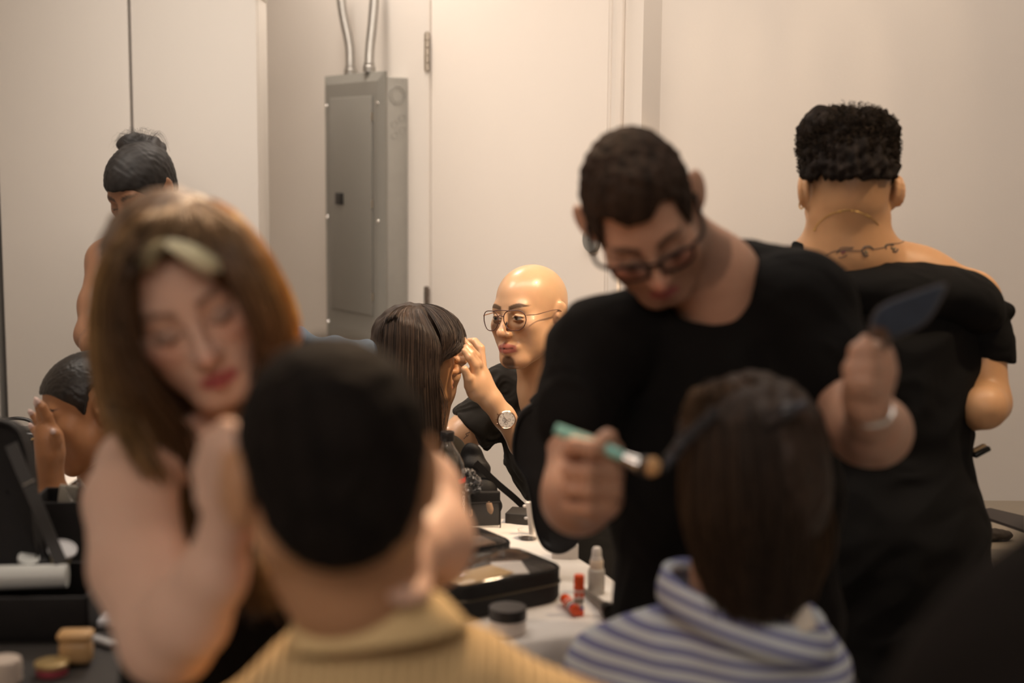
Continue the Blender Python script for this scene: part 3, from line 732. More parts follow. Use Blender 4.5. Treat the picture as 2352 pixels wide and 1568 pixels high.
for a, l in ((5.6, .011), (3.9, .009)): 
    u = dx * math.sin(a) + dy * math.cos(a); solid('hand', g_tube([dc + vd * .0082 - u * .002, dc + vd * .0082 + u * l], .0004, 4), ink, wt)
for q in ((.006, 0), (-.006, .001), (0, -.007)):
    solid('subdial', g_tube([dc + vd * .0077 + dx * (q[0] + .003 * math.cos(t)) + dy * (q[1] + .003 * math.sin(t)) for t in np.linspace(0, 6.283, 16)], .0002, 4, closed=True), ink, wt)
for k in (-1, 0, 1):
    u = -dx * math.cos(k * .5) + dy * math.sin(k * .5 + 0.1); solid('crown', g_tube([dc + vd * .004 + u * .020, dc + vd * .004 + u * .0235], .0014, 8), rosegold, wt)
# tattoo helper: thin strokes lying on the skin
from mathutils.bvhtree import BVHTree
def on_skin(key, pts, lift=.0004):
    V, Q = ALLP[key]; bv = BVHTree.FromPolygons([Vector(v) for v in V], [tuple(int(i) for i in q) for q in Q])
    out = []
    for a, b in pts:
        d = W(a, b, 1.0) - CAM; d /= np.linalg.norm(d); h = bv.ray_cast(Vector(CAM), Vector(d), 12)
        if h[0] is not None: out.append(np.array(h[0]) - d * lift)
    return out
tatm = mat('tattoo_ink', (0.045, 0.05, 0.055), 0.6)
def strokes(key, name, lines, r, m, parent, lift=.0003):
    V, Q = ALLP[key]; bv = BVHTree.FromPolygons([Vector(v) for v in V], [tuple(int(i) for i in q) for q in Q]); G = []
    for L in lines:
        if G: solid(name, G, m, parent); G = []
        L = smooth_path(np.array([(a, b, 0) for a, b in L], float), max(4, 4 * len(L))); out = []
        for a, b, _ in L:
            d = W(a, b, 1.0) - CAM; d /= np.linalg.norm(d); h = bv.ray_cast(Vector(CAM), Vector(d), 12)
            if h[0] is not None: out.append(np.array(h[0]) + np.array(h[1]) * lift)
        if len(out) > 2: G.append(g_tube(out, r, 5))
    if G: return solid(name, G, m, parent)
strokes('bald', 'tattoo', [[(1065, 1008), (1072, 1000), (1070, 996), (1079, 992)], [(1073, 1002), (1076, 998)]], .0006, tatm, pm)

# ---- long haired woman having her lashes done ---------------------------
H = head(957, 812, 3.14, 112, 4, 0, 0.91); H_long = H
pw = person('woman with long straight dark hair seen from behind, face turned right to the bald person', W(930, 1500, 3.2) * [1, 1, 0])
P = head_prims(H, 'closed')
P += chain([(950, 850, 3.17, 42), (935, 960, 3.2, 44)], .03)
P += [cel(900, 1160, 3.22, 150, 170, .10)]
body('long', P, .0032, (0.50, 0.27, 0.13), H, pw, open_eye=False)
cloth('black_top', [cel(900, 1180, 3.22, 165, 190, .12)] + chain([(760, 1040, 3.2, 55), (1020, 1050, 3.25, 52)], .05), .006, blackworn, pw, fold=.008, ffreq=6)
hb = [cel(935, 1000, 3.16, 74, 190, .055, 2, .05), cel(915, 900, 3.15, 62, 120, .07, 4, .05)]
def hl_line(x, y): return np.where(y < -.03, .045 - 0 * x, -.5 + 0 * x) + .0
hair_cap('hair_base', H, pw, hairsoft, lambda x, y: -0.30 + .345 * (1 - sm(y, -.070, -.035)) + 0 * x, t=.006, res=.0035, extra=hb, disp=.002, dfreq=30, col=(0.030, 0.019, 0.013), var=.3, vfreq=60)
root = [(945, 712), (965, 708), (990, 712), (1010, 722), (1030, 735), (1046, 752)]
gs = []
for i, (tip, mid, top, D, Dm) in enumerate([
    ((838, 1180), (848, 900), (862, 780), 3.20, 3.16), ((862, 1190), (868, 900), (880, 750), 3.12, 3.06), ((895, 1190), (893, 900), (905, 735), 3.10, 3.03),
    ((930, 1190), (922, 900), (925, 740), 3.09, 3.02), ((965, 1190), (950, 900), (950, 745), 3.09, 3.02), ((990, 1180), (975, 900), (972, 760), 3.09, 3.02),
    ((1003, 1140), (995, 900), (992, 775), 3.10, 3.03), ((1012, 1050), (1004, 890), (1006, 790), 3.11, 3.05)]):
    gs.append([W(950 + i * 1.5, 701 + i * .5, 3.13), W((950 + top[0]) / 2 - 8 + i, 701 + (top[1] - 703) * .30, (3.13 + Dm) / 2 - .008), W(top[0], top[1], Dm + .004), W((top[0] + mid[0]) / 2, (top[1] + mid[1]) / 2, Dm), W(mid[0], mid[1], Dm), W((mid[0] + tip[0]) / 2, (mid[1] + tip[1]) / 2, (D + Dm) / 2), W(tip[0], tip[1], D)])
hc = [(0.028, 0.018, 0.012), (0.042, 0.026, 0.017), (0.048, 0.030, 0.020), (0.040, 0.025, 0.017)]
strands('hair', gs, 2600, pw, hairm, hc, r=.0007, seg=18, jit=.004, var=.45, seed=3, wave=.003, wfreq=1.4)
g2 = [[W(950, 702, 3.13), W(975, 706, 3.11), W(1000, 735, 3.075), W(1018, 775, 3.055), W(1012, 815, 3.06), W(1003, 850, 3.07)],
      [W(952, 702, 3.13), W(985, 704, 3.11), W(1018, 728, 3.085), W(1038, 768, 3.07), W(1030, 800, 3.065), W(1004, 832, 3.06)],
      [W(955, 702, 3.14), W(1000, 703, 3.12), W(1040, 728, 3.10), W(1060, 765, 3.09), W(1052, 800, 3.07), W(1012, 822, 3.07)],
      [W(957, 703, 3.16), W(1010, 708, 3.14), W(1052, 738, 3.12), W(1066, 775, 3.12), W(1058, 800, 3.10), W(1030, 818, 3.08)]]
strands('side_hair', g2, 900, pw, hairm, (0.048, 0.030, 0.020), r=.0007, seg=16, jit=.003, var=.4, seed=5, wave=.002)
strands('loose_hair', [[W(1005, 880, 3.08), W(1018, 950, 3.07), W(1010, 1010, 3.07), W(1030, 1060, 3.08)], [W(1008, 860, 3.08), W(1030, 930, 3.07), W(1022, 990, 3.07), W(1008, 1040, 3.08)]], 14, pw, hairm, (0.03, 0.02, 0.014), r=.0004, jit=.009, seed=7, wave=.004)

# ---- woman with the bun, far left ---------------------------------------
H = head(326, 438, 3.70, -30, 36, 2, 0.97); H_bun = H
pb = person('woman with high dark bun standing in front of the white cabinet with arms folded', W(300, 1300, 3.75) * [1, 1, 0])
SKB = (0.25, 0.125, 0.07)
P = head_prims(H, 'closed'); P += chain([(335, 450, 3.78, 45), (330, 560, 3.82, 46)], .03)
P += chain([(300, 580, 3.85, 60), (248, 600, 3.82, 46), (222, 700, 3.74, 38), (208, 770, 3.68, 32), (218, 790, 3.6, 28), (330, 800, 3.5, 24), (390, 790, 3.5, 22)], .03)
P += chain([(380, 590, 3.85, 60), (430, 610, 3.84, 46), (450, 700, 3.78, 36), (440, 790, 3.65, 30), (330, 780, 3.55, 24), (260, 770, 3.55, 20)], .03)
P += [cel(335, 640, 3.86, 110, 95, .085)]
body('bun', P, .0045, SKB, H, pb, browamt=1.0, lash=1.0)
cloth('dark_top', [cel(335, 760, 3.87, 108, 175, .105, 0, .05), cel(335, 900, 3.88, 112, 120, .11, 0, .06)], .008, mat('brown_top', (0.03, 0.018, 0.012), 0.8), pb, fold=.006, ffreq=6)
cloth('trousers', [cel(335, 1060, 3.86, 118, 120, .12, 0, .05)] + chain([(295, 1100, 3.86, 62), (290, 1500, 3.62, 46)], .05) + chain([(375, 1100, 3.86, 62), (380, 1500, 3.62, 46)], .05), .014, blackcloth, pb, fold=.006, ffreq=5)
hair_cap('hair', H, pb, hairsoft, line_short(front=.045, side=-.012, back=-.07), t=.008, tn=.004, res=.004, col=(0.010, 0.008, 0.007), var=.2, disp=.001)
V, Q = surface([ell(W(326, 338, 3.76), (.066, .060, .036), BASE @ rot('Y', 8), .02), ell(W(302, 352, 3.72), (.045, .045, .022), BASE @ rot('Y', -14), .01), ell(W(352, 352, 3.72), (.044, .045, .020), BASE @ rot('Y', 24), .01)], .004)
V = V + normals(V, Q) * (nz(V, 22, 4) * .003)[:, None]
add_mesh('bun', V, Q, hairsoft, pb, col=np.tile((0.012, 0.009, 0.008), (len(V), 1)) * (1 + .4 * nz(V * [1, 1, 3], 25, 2))[:, None])
fg = [[W(300, 335, 3.7), W(270, 320, 3.7), W(262, 340, 3.7)], [W(320, 320, 3.7), W(290, 300, 3.7), W(268, 325, 3.7)], [W(330, 316, 3.7), W(325, 297, 3.7), W(345, 300, 3.7)], [W(350, 322, 3.7), W(375, 305, 3.7), W(395, 345, 3.7)]]
strands('loose_hair', fg, 70, pb, hairm, (0.012, 0.009, 0.008), r=.0003, jit=.006, seed=9, wave=.004, seg=10)

# ---- seated woman with a hand raised to her face ------------------------
H = head(206, 943, 2.90, -68, 14, -4, 0.97); H_hand = H
ph = person('seated woman with slicked back dark hair raising a hand to her nose', W(260, 1500, 3.0) * [1, 1, 0])
SKH = (0.33, 0.15, 0.065)
P = head_prims(H, 'closed', lips=1.15, nose=.9)
P += chain([(215, 1000, 2.96, 50), (235, 1120, 3.02, 52)], .03)
P += [cel(270, 1230, 3.05, 150, 120, .10)]
P += chain([(150, 1200, 3.02, 52), (135, 1290, 2.85, 42), (150, 1300, 2.75, 40), (122, 1140, 2.74, 34), (114, 1080, 2.73, 26)], .02)
P += chain([(114, 1080, 2.73, 26), (116, 1040, 2.72, 28), (112, 1005, 2.72, 27), (104, 985, 2.72, 22)], .02)
P += fingers([
    [(118, 985, 2.72, 14), (108, 955, 2.71, 12), (97, 934, 2.70, 10), (90, 924, 2.70, 8)],
    [(108, 985, 2.73, 13), (96, 960, 2.72, 11), (90, 938, 2.72, 9), (86, 930, 2.72, 7)],
    [(98, 985, 2.74, 12), (88, 970, 2.74, 10), (78, 955, 2.74, 8.5), (72, 949, 2.74, 6.5)],
    [(92, 1000, 2.75, 12), (84, 992, 2.76, 9.5), (77, 985, 2.77, 8), (72, 980, 2.77, 6)],
    [(125, 1035, 2.71, 17), (130, 1012, 2.70, 13), (127, 996, 2.69, 10.5), (123, 990, 2.69, 9)]])
body('hand', P, .0026, SKH, H, ph, browamt=1.0, lash=1.0, brow=(0.03, 0.015, 0.01), lip=(0.20, 0.07, 0.05), cheeks=(0.42, 0.15, 0.07))
nm = mat('nail_polish', (0.62, 0.45, 0.40), 0.25, coat=.3)
for a, b, c_, d_, D in ((88, 924, 80, 912, 2.695), (85, 930, 79, 918, 2.715), (72, 949, 66, 941, 2.735), (72, 980, 68, 972, 2.765), (122, 992, 120, 984, 2.68)):
    solid('fingernail', g_tube([W(a, b, D), W((a + c_) / 2, (b + d_) / 2, D - .003), W(c_, d_, D)], [.0055, .0052, .0018], 10, seg=8), nm, ph)
cloth('black_top', [cel(275, 1270, 3.05, 160, 140, .115, 0, .05)] + chain([(205, 1075, 3.0, 13), (160, 1190, 2.97, 22), (150, 1300, 2.95, 50)], .02), .006, blackcloth, ph, fold=.006, ffreq=7)
cloth('trousers', chain([(250, 1430, 3.0, 100), (240, 1500, 2.82, 75), (230, 1700, 2.78, 60)], .05) + chain([(350, 1430, 3.0, 100), (360, 1500, 2.82, 75), (360, 1700, 2.78, 60)], .05), .014, blackcloth, ph, fold=.005, ffreq=6)
hair_cap('hair', H, ph, hairm, line_short(front=.062, side=.026, back=-.075), t=.007, tn=.004, res=.0032, col=(0.012, 0.009, 0.007), var=.5, vfreq=90, disp=.0007, dfreq=120)
er = thing('earring', 'pair of small silver hoops hanging from the ear of the seated woman', 'earrings', tuple(W(238, 972, 2.86)))
for a, b in ((236, 968), (242, 970)):
    solid('hoop', g_tube([W(a, b, 2.855) + CU * .007 * math.cos(t) + CR * .003 * math.sin(t) + CB * .003 * math.sin(t) for t in np.linspace(0, 6.283, 18)], .0009, 6, closed=True), silver, er)
rg_ = solid('finger_ring', g_tube([W(88, 1002, 2.745) + CR * .0125 * math.cos(t) + CB * .0125 * math.sin(t) + CU * .006 * math.cos(t) for t in np.linspace(0, 6.283, 24)], .0011, 6, closed=True), gold)
tag(rg_, 'thin gold ring on the raised hand of the seated woman', 'ring')
# ---- person with cropped curly hair and black dress, right, back view ----
H = head(1947, 442, 2.70, 180, 8, 0, 1.03); H_back = H
pe = person('person seen from behind in black off-shoulder dress with cropped curly hair and shoulder tattoo', W(2050, 1500, 2.75) * [1, 1, 0])
SKE = (0.56, 0.31, 0.155)
P = head_prims(H, 'closed')
P += chain([(1945, 470, 2.68, 78), (1946, 520, 2.69, 78), (1948, 570, 2.70, 84)], .02) + [ell(hw(H, (x_ * .088, .018, -.002)), (.0065, .019, .031), H['M'] @ rot('Z', x_ * -28), .005) for x_ in (-1, 1)]
P += chain([(1950, 590, 2.72, 78), (2110, 640, 2.74, 62), (2222, 692, 2.74, 72)], .05) + chain([(1950, 590, 2.72, 76), (1840, 640, 2.74, 60), (1765, 690, 2.74, 70)], .05)
P += [cel(1990, 760, 2.74, 190, 200, .085)]
P += chain([(2225, 695, 2.74, 68), (2262, 800, 2.75, 46), (2272, 925, 2.72, 46), (2262, 935, 2.68, 46), (2120, 985, 2.95, 36)], .02)
P += chain([(1765, 690, 2.74, 68), (1740, 940, 2.80, 44), (1850, 990, 2.98, 36)], .02)
EC = lambda V: None
body('back', P, .0035, SKE, H, pe, skinm, beard=None, fade=.8)
dr = [cel(2030, 830, 2.74, 205, 200, .115, 0, .06), cel(2045, 1010, 2.75, 185, 170, .115, 0, .07), cel(2050, 1250, 2.76, 212, 210, .145, 0, .08)]
dr += [cel(2222, 790, 2.74, 34, 80, .04, 0, .03)]
dr += chain([(2052, 1250, 2.76, 175), (2050, 1900, 2.76, 170), (2050, 2200, 2.76, 150)], .08)
dr += chain([(2250, 735, 2.745, 56), (2262, 760, 2.745, 48)], .02) + chain([(1745, 740, 2.745, 56), (1735, 800, 2.745, 50)], .02)
dr += [plane_cut(W(2050, 608, 2.66), CU * 1.0, .003)]
cloth('black_dress', dr, .005, blackcloth, pe, fold=.006, ffreq=4, aniso=(1, 1, 1.6), seed=21)
bandp = [cel(2035, 672, 2.73, 238, 82, .122, 3, .03), cel(2215, 700, 2.74, 92, 62, .105, 30, .04)] + chain([(2262, 720, 2.74, 42), (2304, 716, 2.735, 14), (2320, 711, 2.73, 5)], .03)
bandp += chain([(1900, 640, 2.73, 50), (1835, 575, 2.70, 14), (1826, 560, 2.70, 6)], .02) + chain([(1880, 610, 2.70, 22), (1960, 632, 2.67, 20)], .03)
nrm = np.cross(W(2150, 601, 2.6) - W(1945, 600, 2.6), CB)
bandp += [fn_cut(lambda X, Y, Z, a=W(1945, 601, 2.66), b=W(2160, 603, 2.66), c=W(1832, 553, 2.66): (Z - np.where(X < a[0], a[2] + (a[0] - X) / (a[0] - c[0]) * (c[2] - a[2]), a[2] - np.maximum(X - b[0], 0) ** 1.6 * 1.1)), .004)]
cloth('dress_fold', bandp, .004, blackcloth, pe, fold=.002, ffreq=5, fine=.001)
cloth('sleeve', chain([(2205, 722, 2.745, 46), (2250, 735, 2.745, 58), (2272, 790, 2.748, 54), (2280, 860, 2.748, 52)], .02) + [plane_cut(W(2275, 829, 2.745), -CU - .1 * CR, .003)], .004, blackcloth, pe, fold=.003, ffreq=8, fine=.001)
cloth('shoes', chain([(1990, 2230, 2.75, 38), (1990, 2235, 2.62, 34)], .02) + chain([(2100, 2230, 2.75, 38), (2100, 2235, 2.62, 34)], .02), .01, blackplastic, pe, fold=0)
# fade of short hair on the nape, curly mass above
ft = [ell(hw(H, (0, .02, .100)), np.array((.082, .085, .046)) * 1.03, H['M'], .03), ell(hw(H, (.045, .02, .115)), np.array((.045, .06, .036)), H['M'], .02), ell(hw(H, (-.04, .03, .105)), np.array((.048, .06, .034)), H['M'], .02)]
hair_cap('hair', H, pe, hairmatte, lambda x, y: np.where(y > .02, -.002 + 0 * x + .014 * sm(np.abs(x), .03, .07) , .03 + .03 * sm(-y, -.0, .05)), t=.012, tn=.004, res=.0035, extra=ft, disp=.006, dfreq=38, col=(0.014, 0.010, 0.008), var=.4, vfreq=50, soft=.004)
rs = np.random.RandomState(5); gl = []; Vc, Fc, cc, off = [], [], [], 0
VV = []; 
for k in range(2600):
    th = rs.uniform(0, 2 * math.pi); u = rs.uniform(0, 1); z = rs.uniform(.0, 1.0) ** .8
    zz = .035 + z * .105; rx = .087 * math.sqrt(max(0.02, 1 - max(0, (zz - .10) / .052) ** 2)); ry = .103 * math.sqrt(max(0.02, 1 - max(0, (zz - .10) / .052) ** 2))
    f = .97 if zz < .12 else math.sqrt(rs.uniform(0.05, 1))
    p = np.array([rx * f * math.cos(th), .012 + ry * f * math.sin(th), zz]); n = np.array([p[0], (p[1] - .01), max(0, p[2] - .06) * 1.6]); n /= np.linalg.norm(n)
    if p[1] < -.055 and zz < .07: continue
    a = np.cross(n, rs.normal(size=3)); a /= np.linalg.norm(a); b = np.cross(n, a); L = rs.uniform(.006, .013) * (0.5 + .6 * min(1, max(0, (zz - .03) / .05))); R_ = rs.uniform(.0016, .0032)
    t = np.linspace(0, 1, 9)[:, None]; q = p + n * L * t + R_ * (a * np.cos(t * 9 + k) + b * np.sin(t * 9 + k))
    VV.append(q)
VV = np.array(VV); W3 = H['o'] + (VV.reshape(-1, 3) * H['s']) @ H['M'].T; W3 = W3.reshape(VV.shape)
seg = 9; T_ = np.gradient(W3, axis=1); T_ /= np.linalg.norm(T_, axis=2, keepdims=True); a_ = np.cross(T_, [.3, .5, .8]); a_ /= np.linalg.norm(a_, axis=2, keepdims=True); b_ = np.cross(T_, a_)
VS = np.stack([W3 + .0007 * (a_ * math.cos(k * 2.0944) + b_ * math.sin(k * 2.0944)) for k in range(3)], axis=2).reshape(-1, 3); n_ = len(VV)
bs = (np.arange(n_) * seg * 3)[:, None, None] + (np.arange(seg - 1) * 3)[None, :, None]
FS = np.vstack([np.stack([bs + k, bs + (k + 1) % 3, bs + 3 + (k + 1) % 3, bs + 3 + k], axis=3).reshape(-1, 4) for k in range(3)])
add_mesh('curls', VS, FS, hairmatte, pe, col=np.repeat(np.clip(np.array((0.022, 0.015, 0.010)) * np.exp(rs.normal(size=n_) * .5)[:, None], 0, 1), seg * 3, axis=0))
red = mat('tattoo_red', (0.22, 0.07, 0.07), 0.6); gry = mat('tattoo_green_grey', (0.20, 0.17, 0.11), 0.6); tmx = mat('tattoo_grey', (0.085, 0.07, 0.065), 0.6)
strokes('back', 'tattoo', [[(1898, 585), (1920, 576), (1945, 576), (1980, 575)], [(2008, 572), (2030, 568), (2045, 560), (2068, 558), (2090, 545)],
    [(1921, 582), (1930, 570), (1945, 568), (1961, 568)], [(1922, 580), (1935, 574), (1952, 572), (1958, 570)], [(1926, 592), (1938, 590), (1946, 585)]], .0008, tmx, pe)
strokes('back', 'tattoo', [[(1985, 585), (1980, 575), (1986, 567), (1998, 566), (2006, 573)], [(1984, 570), (1992, 566), (2001, 568)], [(1981, 580), (1986, 588), (1994, 586)], [(2035, 572), (2034, 564), (2042, 561), (2052, 563)], [(2050, 577), (2058, 578), (2062, 572)]], .0015, tmx, pe)
strokes('back', 'tattoo', [[(1932, 579), (1938, 580)], [(1934, 582), (1939, 578), (1941, 580)]], .002, red, pe)
strokes('back', 'tattoo', [[(1989, 574), (1988, 580), (1993, 580)], [(2046, 568), (2052, 572), (2056, 570)]], .002, gry, pe)
nk = thing('necklace', 'thin gold chain necklace around the neck above the shoulder tattoo', 'necklace', tuple(W(1948, 485, 2.6)))
pts = on_skin('back', [(a, b) for a, b in smooth_path(np.array([(1868, 530, 0), (1880, 512, 0), (1905, 493, 0), (1935, 484, 0), (1962, 484, 0), (1985, 492, 0), (2003, 502, 0), (2018, 516, 0)], float), 60)[:, :2]], .0008)
solid('chain', g_tube(pts, .0009, 6), gold, nk)
for a, b in ((1927, 486), (1931, 485), (1957, 484), (1990, 494), (1995, 497), (1872, 527)):
    q = on_skin('back', [(a, b)], .001)
    if q: solid('bead', g_lathe(q[0] - CU * .0022, [(0, 0), (.0018, .0008), (.0022, .0022), (.0018, .0036), (0, .0044)], n=10), gold, nk)
for sx, a, b, lab in ((-1, 1841, 470, 'gold hoop earring on the left ear of the person in the black dress'), (1, 2043, 474, 'gold hoop earring on the right ear of the person in the black dress')):
    o = thing('earring', lab, 'earring', tuple(W(a, b, 2.69)))
    for k in (0, 1):
        c_ = W(a - sx * 9 * k, b - 6 * k, 2.685)
        solid('hoop', g_tube([c_ + CU * .0075 * math.cos(t) + CB * .006 * math.sin(t) + CR * .003 * math.sin(t) for t in np.linspace(0, 6.283, 20)], .0016, 8, closed=True), gold, o)

# ---- man with glasses and black T-shirt, leaning --------------------------
H = head(1476, 495, 1.98, -10, 48, -16, 0.955); H_man = H
pc = person('man with dark glasses and short dark hair in black T-shirt holding a brush', W(1660, 1500, 2.12) * [1, 1, 0])
SKC = (0.50, 0.29, 0.20)
P = head_prims(H, 'closed', nose=1.5, lips=.9)
P += [ell(hw(H, (x_ * .086, .018, .004)), (.009, .020, .033), H['M'] @ rot('Z', x_ * -30), .006) for x_ in (-1, 1)]
P += [cone(hw(H, (0, .045, -.035)), W(1640, 640, 2.10), .052, .060, .04), cone(W(1640, 640, 2.10), W(1650, 760, 2.14), .06, .08, .04)]
P += [cel(1640, 900, 2.17, 230, 220, .10)]
P += chain([(1370, 800, 2.06, 80), (1325, 990, 2.0, 66), (1325, 1120, 1.93, 72), (1328, 1145, 1.90, 78), (1372, 1140, 1.80, 52), (1375, 1110, 1.755, 46)], .02)
# hand holding the brush (fist, fingers stacked)
P += chain([(1380, 1120, 1.75, 44), (1382, 1070, 1.74, 44)], .02) + chain([(1330, 1120, 1.76, 34), (1345, 1060, 1.76, 34)], .02)
P += fingers([
    [(1404, 1046, 1.735, 22), (1355, 1028, 1.688, 19), (1318, 1022, 1.688, 18), (1306, 1040, 1.72, 17), (1330, 1052, 1.745, 15)],
    [(1404, 1090, 1.735, 22), (1345, 1083, 1.695, 20.5), (1308, 1080, 1.70, 19), (1308, 1084, 1.735, 17)],
    [(1404, 1128, 1.74, 22), (1345, 1124, 1.70, 20), (1306, 1122, 1.705, 18), (1306, 1126, 1.74, 16)],
    [(1400, 1165, 1.75, 21), (1345, 1166, 1.715, 18), (1308, 1165, 1.72, 16), (1310, 1162, 1.75, 15)],
    [(1408, 1090, 1.76, 26), (1408, 1035, 1.74, 22), (1396, 1005, 1.72, 19), (1380, 1010, 1.705, 16)]], .006)
# other arm, raised hand with puff
P += chain([(1840, 700, 2.10, 92), (1925, 880, 2.05, 72), (1985, 985, 1.98, 78), (2012, 990, 1.95, 76), (2005, 985, 1.86, 62), (1996, 950, 1.79, 46), (1992, 930, 1.765, 46)], .02)
P += chain([(1992, 915, 1.755, 46), (2008, 850, 1.75, 44), (2012, 815, 1.75, 36)], .02) + chain([(1975, 900, 1.745, 38), (1985, 850, 1.75, 36)], .02)
P += fingers([
    [(2030, 815, 1.75, 20), (1990, 806, 1.71, 19), (1968, 806, 1.712, 17), (1966, 812, 1.735, 15)],
    [(2034, 848, 1.75, 21), (1992, 844, 1.705, 20), (1958, 846, 1.71, 18), (1958, 850, 1.735, 16)],
    [(2032, 882, 1.75, 21), (1990, 878, 1.705, 19.5), (1958, 874, 1.71, 17), (1958, 880, 1.735, 15)],
    [(2026, 912, 1.755, 20), (1995, 898, 1.715, 18), (1964, 892, 1.715, 16), (1962, 897, 1.735, 14)],
    [(1962, 900, 1.735, 26), (1958, 850, 1.715, 19), (1972, 806, 1.71, 15), (1988, 778, 1.715, 12)]], .006)
body('man', P, .0034, SKC, H, pc, blush=.35, cheeks=(.62, .20, .15), beard=(0.16, 0.095, 0.07), beardamt=.45, browamt=.9, lash=.9, lip=(.38, .11, .11))
T = [cel(1655, 900, 2.16, 262, 260, .135, 0, .06), cel(1665, 1150, 2.14, 268, 230, .14, 0, .08), cel(1670, 1430, 2.13, 262, 230, .14, 0, .08)]
T += chain([(1560, 735, 2.12, 90), (1372, 800, 2.06, 100), (1330, 930, 2.02, 84), (1326, 985, 2.0, 80)], .04)
T += chain([(1700, 680, 2.14, 105), (1835, 705, 2.10, 118), (1905, 840, 2.06, 92), (1925, 875, 2.05, 84)], .04)
T += chain([(1682, 612, 2.16, 52), (1740, 640, 2.15, 74), (1800, 665, 2.14, 84)], .03) + chain([(1500, 700, 2.10, 50), (1420, 745, 2.08, 70)], .03)
T += [cone(W(1480, 600, 1.94), W(1620, 640, 2.06), .045, .071, .006, 's'), cone(hw(H, (0, .02, -.03)), W(1640, 620, 2.10), .078, .066, .006, 's')]
a = W(1326, 1052, 2.0)
T += [plane_cut(W(1320, 1052, 2.0), np.array([0, 0, 1.0]) * 0 + 0 * CR + (W(1322, 1052, 1.98) - W(1340, 800, 2.04)), .003)] if False else []
cloth('t_shirt', T, .005, blackcloth, pc, fold=.008, ffreq=5, seed=31, fine=.002)
cloth('jeans', [cel(1690, 1650, 2.13, 265, 150, .145, 0, .06)] + chain([(1580, 1700, 2.13, 140), (1560, 2300, 2.08, 110), (1560, 2900, 2.05, 90)], .05) + chain([(1800, 1500, 2.13, 140), (1835, 1700, 2.13, 140), (1850, 2300, 2.1, 110), (1850, 2900, 2.05, 90)], .05), .012, mat('black_jeans', (0.030, 0.028, 0.027), .8, noise=.3, nscale=20), pc, fold=.006, ffreq=6)
hair_cap('hair', H, pc, hairmatte, lambda x, y: np.where(y < 0, .070 - .088 * sm(np.abs(x), .050, .066) + .014 * np.exp(-((np.abs(x) - .036) / .012) ** 2) - .03 * np.exp(-((y + .018) / .010) ** 2), line_short(side=.0, back=-.07)(x, y)), t=.009, tx=.005, tn=.003, res=.0035, extra=[ell(hw(H, (0, -.045, .088)), (.045, .034, .028), H['M'], .03), ell(hw(H, (-.012, -.068, .080)), (.022, .012, .012), H['M'], .02)], disp=.0018, dfreq=40, col=(0.030, 0.018, 0.012), var=.45, vfreq=60)
glasses('eyeglasses', H, 'dark rectangular glasses on the face of the leaning man', mat('dark_acetate', (0.008, 0.007, 0.008), .4, spec=.25), lensm, rim_r=.0026, w=.050, h=.032, gap=.018, y0=-.105, thick_top=1)
# brush in his hand
mb = thing('makeup_brush', 'teal handled makeup brush with a tan tip held by the man with glasses', 'brush', tuple(W(1400, 1030, 1.70)))
teal = mat('teal_lacquer', (0.22, 0.55, 0.50), .3, coat=.3); tanb = mat('tan_bristles', (0.50, 0.30, 0.14), .8, noise=.3, nscale=300)
bp = [W(1276, 985, 1.716), W(1395, 1032, 1.706), W(1440, 1052, 1.70)]
solid('handle', g_tube(bp, [.0065, .0078, .0070, .0050], 14, seg=20), teal, mb)
solid('ferrule', g_tube([W(1432, 1049, 1.70), W(1470, 1067, 1.697)], [.0062, .0098], 16, seg=6), chrome, mb)
solid('bristles', g_tube([W(1466, 1065, 1.697), W(1490, 1072, 1.695), W(1516, 1078, 1.693)], [.0095, .0125, .0115, .0045], 16, seg=10), blackplastic, mb)
solid('bristle_tip', g_tube([W(1488, 1070, 1.693), W(1500, 1072, 1.691), W(1516, 1076, 1.689)], [.0108, .0128, .0070], 16, seg=8), tanb, mb)
# blue powder puff
pf = thing('powder_puff', 'dark blue velour powder puff held up by the man with glasses', 'powder puff', tuple(W(2060, 740, 1.74)))
po = [(1996, 768), (2008, 722), (2036, 696), (2100, 672), (2164, 652), (2172, 660), (2150, 706), (2120, 744), (2062, 772), (2018, 778)]
Dp = lambda a: 1.725 + (a - 1996) * .00012
def pillow(poly, D, th, inset=.06, m=None):
    c_ = np.mean([W(a, b, D(a)) for a, b in poly], axis=0); sp = smooth_path(np.array([(a, b, 0) for a, b in poly + [poly[0]]], float), 40)[:-1]
    ring = [W(a, b, D(a)) for a, b, _ in sp]; V, F = [], []; prof = [(1.0, 0.0), (.97, .6), (.9, .9), (.6, 1.0), (0.02, 1.0)]
    n = len(ring)
    rows = [(f, h) for f, h in prof[::-1]] + [(f, -h) for f, h in prof[1:]]
    for f, h in rows:
        for p in ring: V.append(c_ + (p - c_) * f + CB * th * h)
    for j in range(len(rows) - 1):
        for i in range(n): F.append([j * n + i, j * n + (i + 1) % n, (j + 1) * n + (i + 1) % n, (j + 1) * n + i])
    return V, F
solid('velour_pad', pillow(po, Dp, .0055), mat('blue_velour', (0.026, 0.037, 0.060), .9, sheen=.25, noise=.3, nscale=120, bump=.3, bscale=900), pf)
solid('satin_edge', g_tube([W(a, b, Dp(a)) for a, b in po] + [W(po[0][0], po[0][1], Dp(po[0][0]))], .0016, 6, seg=60), mat('dark_satin', (0.06, .045, .04), .5), pf)
solid('finger_strap', g_ribbon([W(1996, 790, 1.73), W(2004, 765, 1.712), W(2030, 770, 1.715), W(2040, 795, 1.73)], CR * .3 + CU, .016, .002), mat('brown_satin', (0.09, .045, .025), .5), pf)
